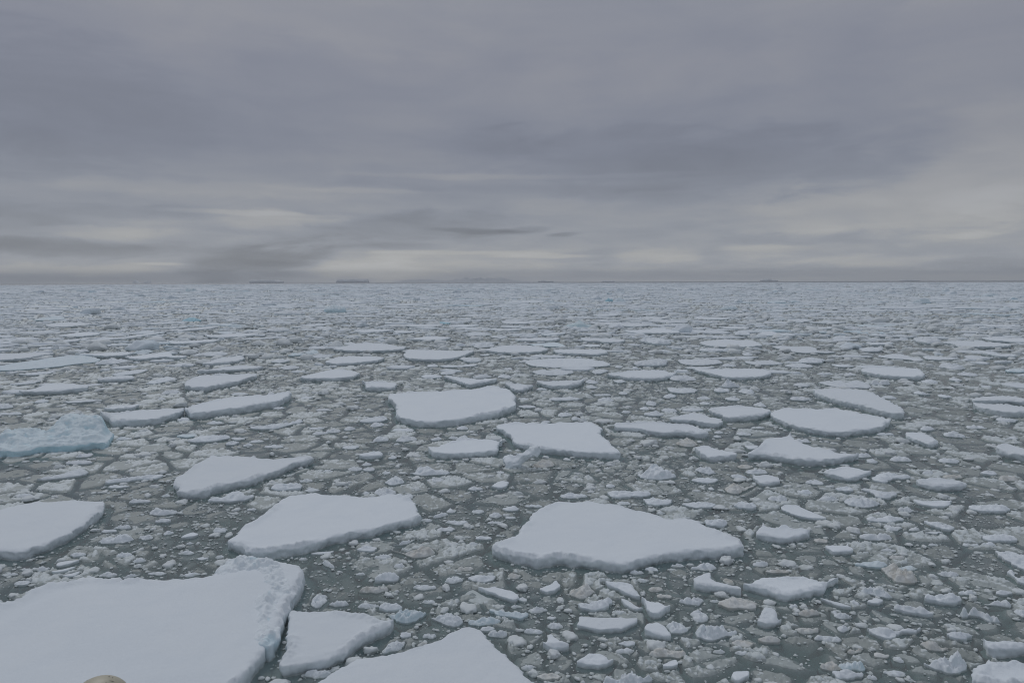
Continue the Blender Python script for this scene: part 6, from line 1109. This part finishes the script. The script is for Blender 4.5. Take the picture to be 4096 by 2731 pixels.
for (n, r0_, r1_, s0, s1, h0, h1) in ((260, 90, 170, .6, 2.2, .12, .35), (2200, 150, 320, .6, 4.0, .12, .40), (7500, 320, 900, 1.0, 8, .15, .6), (7000, 900, 2200, 4, 16, .3, 1.2), (6500, 2200, 5000, 9, 40, .4, 1.6)):
    x, y = polar(n, r0_, r1_); s = s0 * (s1 / s0) ** (RNG.uniform(0, 1, n) ** 1.4)
    lim = 4700 + 500 * vn2(np.arctan2(x, y) * 6, x * 0, 5)
    k = np.hypot(x, y) < lim
    if r0_ < 450: k &= free(x, y, s * .9)
    x, y, s = x[k], y[k], s[k]; m = len(x)
    scl = np.column_stack([s * RNG.uniform(.8, 1.7, m), s * RNG.uniform(.6, 1.1, m), RNG.uniform(h0, h1, m) ** 1.0])
    pos = np.column_stack([x, y, np.zeros(m)]); ang = RNG.normal(0, .5, m); ti = RNG.randint(0, 14, m)
    for t in range(14):
        tv, tf = plate_template(60 + t); q = ti == t; jobs.append((tv, tf, pos[q], scl[q], ang[q]))
scatter('distant_pack_ice', jobs, MAT['d'], 'far-off pack ice that closes up into one white field below the horizon', 'pack ice')

# ---------------------------------------------------------------- blue hummock, tilted slab, turquoise peak, icebergs
Qh = pts(HUMMOCK)
yf = lambda x: 46.0 + .20 * (x + 36)          # line of its front edge
def hummock(x, y, d):
    t = np.clip((y - yf(x) - .6) / 4.5, 0, 1); e = ss(0, .7, d)
    back = ss(-35.0, -34.0, x) * (1 - .45 * ss(-31.6, -29.8, x))
    up = (.25 * ss(0, .4, t) + 1.0 * ss(.35, .95, t) * back + .35 * ss(.1, .5, t) * (1 - ss(-35.6, -34.8, x)))
    return e * (up + .55 * (knob(x, y, .9, 5, 3) - .35) - .30 * ridg(x, y, 1.3, 8, 3) ** 6 + .16 * (ridg(x, y, .5, 15, 3) - .5))
me, loc = floe_mesh(Qh, .5, 'f', MAT['c'], 51, bump=hummock, budget=7000)
add('ice_hummock', me, loc, 'tall pale blue hummocked ice mass with a ragged ridge at the left frame edge', 'ice hummock')

def slab():
    nx, ny, nz = 40, 12, 8; L, Wd, Th = 2.45, 1.0, .62; V, F = [], []
    import itertools
    idx = {}
    def vert(i, j, k):
        if (i, j, k) not in idx:
            idx[(i, j, k)] = len(V); V.append((i / nx, j / ny - .5, k / nz - .5))
        return idx[(i, j, k)]
    for i in range(nx):
        for j in range(ny):
            F.append((vert(i, j, nz), vert(i + 1, j, nz), vert(i + 1, j + 1, nz), vert(i, j + 1, nz))); F.append((vert(i, j, 0), vert(i, j + 1, 0), vert(i + 1, j + 1, 0), vert(i + 1, j, 0)))
    for i in range(nx):
        for k in range(nz):
            F.append((vert(i, 0, k), vert(i + 1, 0, k), vert(i + 1, 0, k + 1), vert(i, 0, k + 1))); F.append((vert(i, ny, k), vert(i, ny, k + 1), vert(i + 1, ny, k + 1), vert(i + 1, ny, k)))
    for j in range(ny):
        for k in range(nz):
            F.append((vert(0, j, k), vert(0, j, k + 1), vert(0, j + 1, k + 1), vert(0, j + 1, k))); F.append((vert(nx, j, k), vert(nx, j + 1, k), vert(nx, j + 1, k + 1), vert(nx, j, k + 1)))
    A = np.array(V); t = A[:, 0]
    wd = Wd * (1.2 - .75 * t + .15 * np.sin(t * 9)); th = Th * (1.25 - .80 * t)
    p = np.column_stack([t * L, A[:, 1] * wd, A[:, 2] * th])
    rr = 1 - .25 * (np.abs(A[:, 1]) * 2) ** 4 * (np.abs(A[:, 2]) * 2) ** 4; p[:, 1:] *= rr[:, None]
    for ax in range(3): p[:, ax] += .14 * vn3(p[:, 0] * 2.2, p[:, 1] * 2.2, p[:, 2] * 2.2, 70 + ax) + .08 * vn3(p[:, 0] * 5.5, p[:, 1] * 5.5, p[:, 2] * 5.5, 80 + ax)
    a = math.radians(31); p = np.column_stack([p[:, 0] * math.cos(a) - p[:, 2] * math.sin(a), p[:, 1], p[:, 0] * math.sin(a) + p[:, 2] * math.cos(a)])
    return mesh_np('slab', p, [np.array(F)], MAT['w'])
o = add('ice_slab', slab(), (-.45, 43.5, .05), 'tilted plank-like ice slab sticking up in front of the notched floe', 'ice slab'); o.rotation_euler = (math.radians(22), 0, math.radians(8))

def peak(x, y, d):
    return 1.6 * np.exp(-np.hypot((x - 17.4) / 1.5, (y - 176) / 1.6)) * ss(0, .4, d) + .5 * ridg(x, y, 1.1, 9, 3) * ss(0, .6, d)
me, loc = floe_mesh(np.array([(13.2, 175), (15, 174), (17.5, 173.6), (20.5, 174), (21.3, 175.5), (20, 177.5), (17.5, 178.2), (14.6, 177.4)]), .35, 'f', MAT['k'], 52, bump=peak)
add('bergy_bit', me, loc, 'small turquoise peaked bergy bit standing up from the distant pack', 'bergy bit')

def at_dist(px, D):
    d = fw + ((px - 2048) / 2731) * rt - ((1130 - 1365.5) / 2731) * up; k = D / d.y; return d.x * k
def berg(x0px, x1px, D, Hm, lab, prof, seed, wall=.45):
    Hm *= 1.3
    xa, xb = at_dist(x0px, D), at_dist(x1px, D); wd = xb - xa; n = 26
    a = np.linspace(0, 2 * math.pi, n, endpoint=False)
    ex = np.sign(np.cos(a)) * np.abs(np.cos(a)) ** .5 * wd / 2; ey = np.sign(np.sin(a)) * np.abs(np.sin(a)) ** .5 * wd * .28
    q = np.column_stack([(xa + xb) / 2 + ex, D + ey])
    def b(x, y, d): return prof((x - xa) / wd) * Hm * ss(0, 12, d) + Hm * .08 * fbm(x, y, 30, seed, 3)
    me, loc = floe_mesh(q, Hm * wall, 'f', MAT['g'], seed, unit=22.0, bump=b, budget=2500)
    add('iceberg', me, loc, lab, 'iceberg', 'icebergs along the horizon')
tab = lambda t: .5 + .05 * np.sin(t * 9)
berg(533, 602, 9500, 38, 'saddle-shaped iceberg with a high left horn, leftmost on the horizon', lambda t: .05 + .85 * np.exp(-((t - .13) / .13) ** 2) + .75 * np.exp(-((t - .86) / .12) ** 2), 301, .12)
berg(1003, 1131, 9800, 36, 'long flat-topped iceberg under the dark rain shaft on the horizon', lambda t: .5 - .35 * ss(.8, .9, t), 302)
berg(1348, 1475, 9800, 40, 'long flat-topped iceberg just right of the rain shaft, with blocky right end', lambda t: .48 + .12 * (t > .9) + .05 * np.sin(t * 14), 303)
berg(2150, 2215, 10400, 30, 'low grey double-humped iceberg in the middle of the horizon', lambda t: .5 * np.exp(-((t - .35) / .2) ** 2) - .1, 304)
berg(2405, 2460, 10600, 22, 'very low faint flat iceberg right of the double-humped iceberg', lambda t: .3 + 0 * t, 305)
berg(3042, 3110, 10000, 32, 'faint stepped iceberg on the right half of the horizon', lambda t: .55 - .45 * ss(.55, .6, t), 306)
berg(3605, 3675, 10400, 22, 'faintest low wedge-shaped iceberg, rightmost on the horizon', lambda t: .5 - .5 * t, 307)

# ---------------------------------------------------------------- faint snow mountains beyond the horizon, and the air between
nx_, ny_ = 420, 26
XX, YY = np.meshgrid(np.linspace(-3000, 700, nx_), np.linspace(0, 1000, ny_))
env = ss(0, 350, YY) * (1 - ss(650, 1000, YY)) * ss(-2950, -2300, XX) * (1 - ss(-350, 650, XX))
hz = env * (25 + 125 * ridg(XX.ravel(), YY.ravel(), 520, 3, 4).reshape(XX.shape) ** 1.4)
idx = np.arange(nx_ * ny_).reshape(ny_, nx_)
add('mountains', mesh_np('mountains', np.column_stack([XX.ravel(), YY.ravel() + 16000, hz.ravel() - 3]), [np.stack([idx[:-1, :-1], idx[:-1, 1:], idx[1:, 1:], idx[1:, :-1]], -1).reshape(-1, 4)],
    ice_mat('mountain_snow', (.88, .89, .91), (.80, .82, .85), None, 0, (.5, .85)), False), kind='structure')
def haze():
    m = bpy.data.materials.new('haze'); m.use_nodes = True; g = G(m.node_tree)
    pv = g.n('ShaderNodeVolumePrincipled'); pv.inputs['Color'].default_value = rgb(.90, .94, 1.0); pv.inputs['Density'].default_value = 8e-5; pv.inputs['Anisotropy'].default_value = 0.0
    o = g.n('ShaderNodeOutputMaterial'); g.t.links.new(pv.outputs[0], o.inputs[1])
    a, b0, b1, z0, z1 = 14500, -2000, 17400, -3.6, 230
    V = [(-a, b0, z0), (a, b0, z0), (a, b1, z0), (-a, b1, z0), (-a, b0, z1), (a, b0, z1), (a, b1, z1), (-a, b1, z1)]
    add('haze', mesh_np('haze', V, [np.array([[3, 2, 1, 0], [4, 5, 6, 7], [0, 1, 5, 4], [1, 2, 6, 5], [2, 3, 7, 6], [3, 0, 4, 7]])], m, False), kind='stuff', label='thin pale sea haze that dims the far icebergs and mountains', cat='haze')
haze()

# ---------------------------------------------------------------- ship fitting at the bottom edge: a cream painted cap on its post
def lathe(profile, seg=64):
    V, F = [], []; n = len(profile)
    for i in range(seg):
        a = 2 * math.pi * i / seg; V += [(r * math.cos(a), r * math.sin(a), z) for r, z in profile]
    for i in range(seg):
        j = (i + 1) % seg
        for k in range(n - 1): F.append((i * n + k, j * n + k, j * n + k + 1, i * n + k + 1))
    return np.array(V), np.array(F)
cream = plain('cream_paint', (.50, .46, .36), .45, (.44, .40, .31), 9.0); chip = plain('bare_dark_metal', (.03, .028, .025), .7)
D0 = 4.0; cdir = fw + ((396 - 2048) / 2731) * rt - ((2829 - 1365.5) / 2731) * up
C0 = Vector((0, 0, CAM_H)) + cdir * D0; R0 = 116 / 2731 * D0 * 1.02
root = bpy.data.objects.new('mast_cap', None); col.objects.link(root); root.location = C0
root['label'] = 'cream painted domed ship fitting with chipped paint at the bottom left edge'; root['category'] = 'ship fitting'
pr = [(R0 * math.sin(t), R0 * math.cos(t)) for t in np.linspace(0.002, math.pi / 2, 24)] + [(R0, -.10), (R0 * .97, -.105), (R0 * .97, -.12)]
V, F = lathe(pr); add('dome', mesh_np('dome', V, [F[:, ::-1]], cream), parent=root)
V, F = lathe([(R0 * 1.06, -.12), (R0 * 1.08, -.13), (R0 * 1.08, -.16), (R0 * 1.06, -.17), (.09, -.17)]); add('collar', mesh_np('collar', V, [F[:, ::-1]], cream), parent=root)
V, F = lathe([(.09, -.17), (.09, -3.5)]); add('post', mesh_np('post', V, [F[:, ::-1]], cream), parent=root)
def chip_mesh(px, py, w_, h_, ang):
    d = (fw + ((px - 2048) / 2731) * rt - ((py - 1365.5) / 2731) * up).normalized()
    o = Vector((0, 0, CAM_H)) - C0; b = o.dot(d); c = o.dot(o) - R0 * R0; disc = max(b * b - c, 0); t = -b - math.sqrt(disc)
    p = o + d * t; nrm = p.normalized(); tx = nrm.cross(Vector((0, 0, 1))).normalized(); ty = nrm.cross(tx)
    V = []; k = 10
    for z in (-.002, .0012):
        for i in range(k):
            a = 2 * math.pi * i / k; rr = 1 + .3 * math.sin(3 * a + px)
            u_, v_ = w_ * rr * math.cos(a), h_ * rr * math.sin(a)
            u_, v_ = u_ * math.cos(ang) - v_ * math.sin(ang), u_ * math.sin(ang) + v_ * math.cos(ang)
            V.append(tuple((nrm * (R0 + z) + tx * u_ + ty * v_)))
    F = [(i, (i + 1) % k, k + (i + 1) % k, k + i) for i in range(k)]; V.append(tuple(nrm * (R0 + .0014)))
    T = [(k + i, k + (i + 1) % k, 2 * k) for i in range(k)]
    return mesh_np('chip', V, [np.array(F), np.array(T)], chip, False)
for a in ((345, 2710, .004, .0022, .5), (436.5, 2704.5, .0036, .003, 0), (450, 2708.5, .0034, .0014, .5), (444.5, 2722, .0012, .0075, .2), (452, 2724, .0012, .0035, .4), (424, 2727.5, .0018, .0012, 0)):
    add('paint_chip', chip_mesh(*a), parent=root)
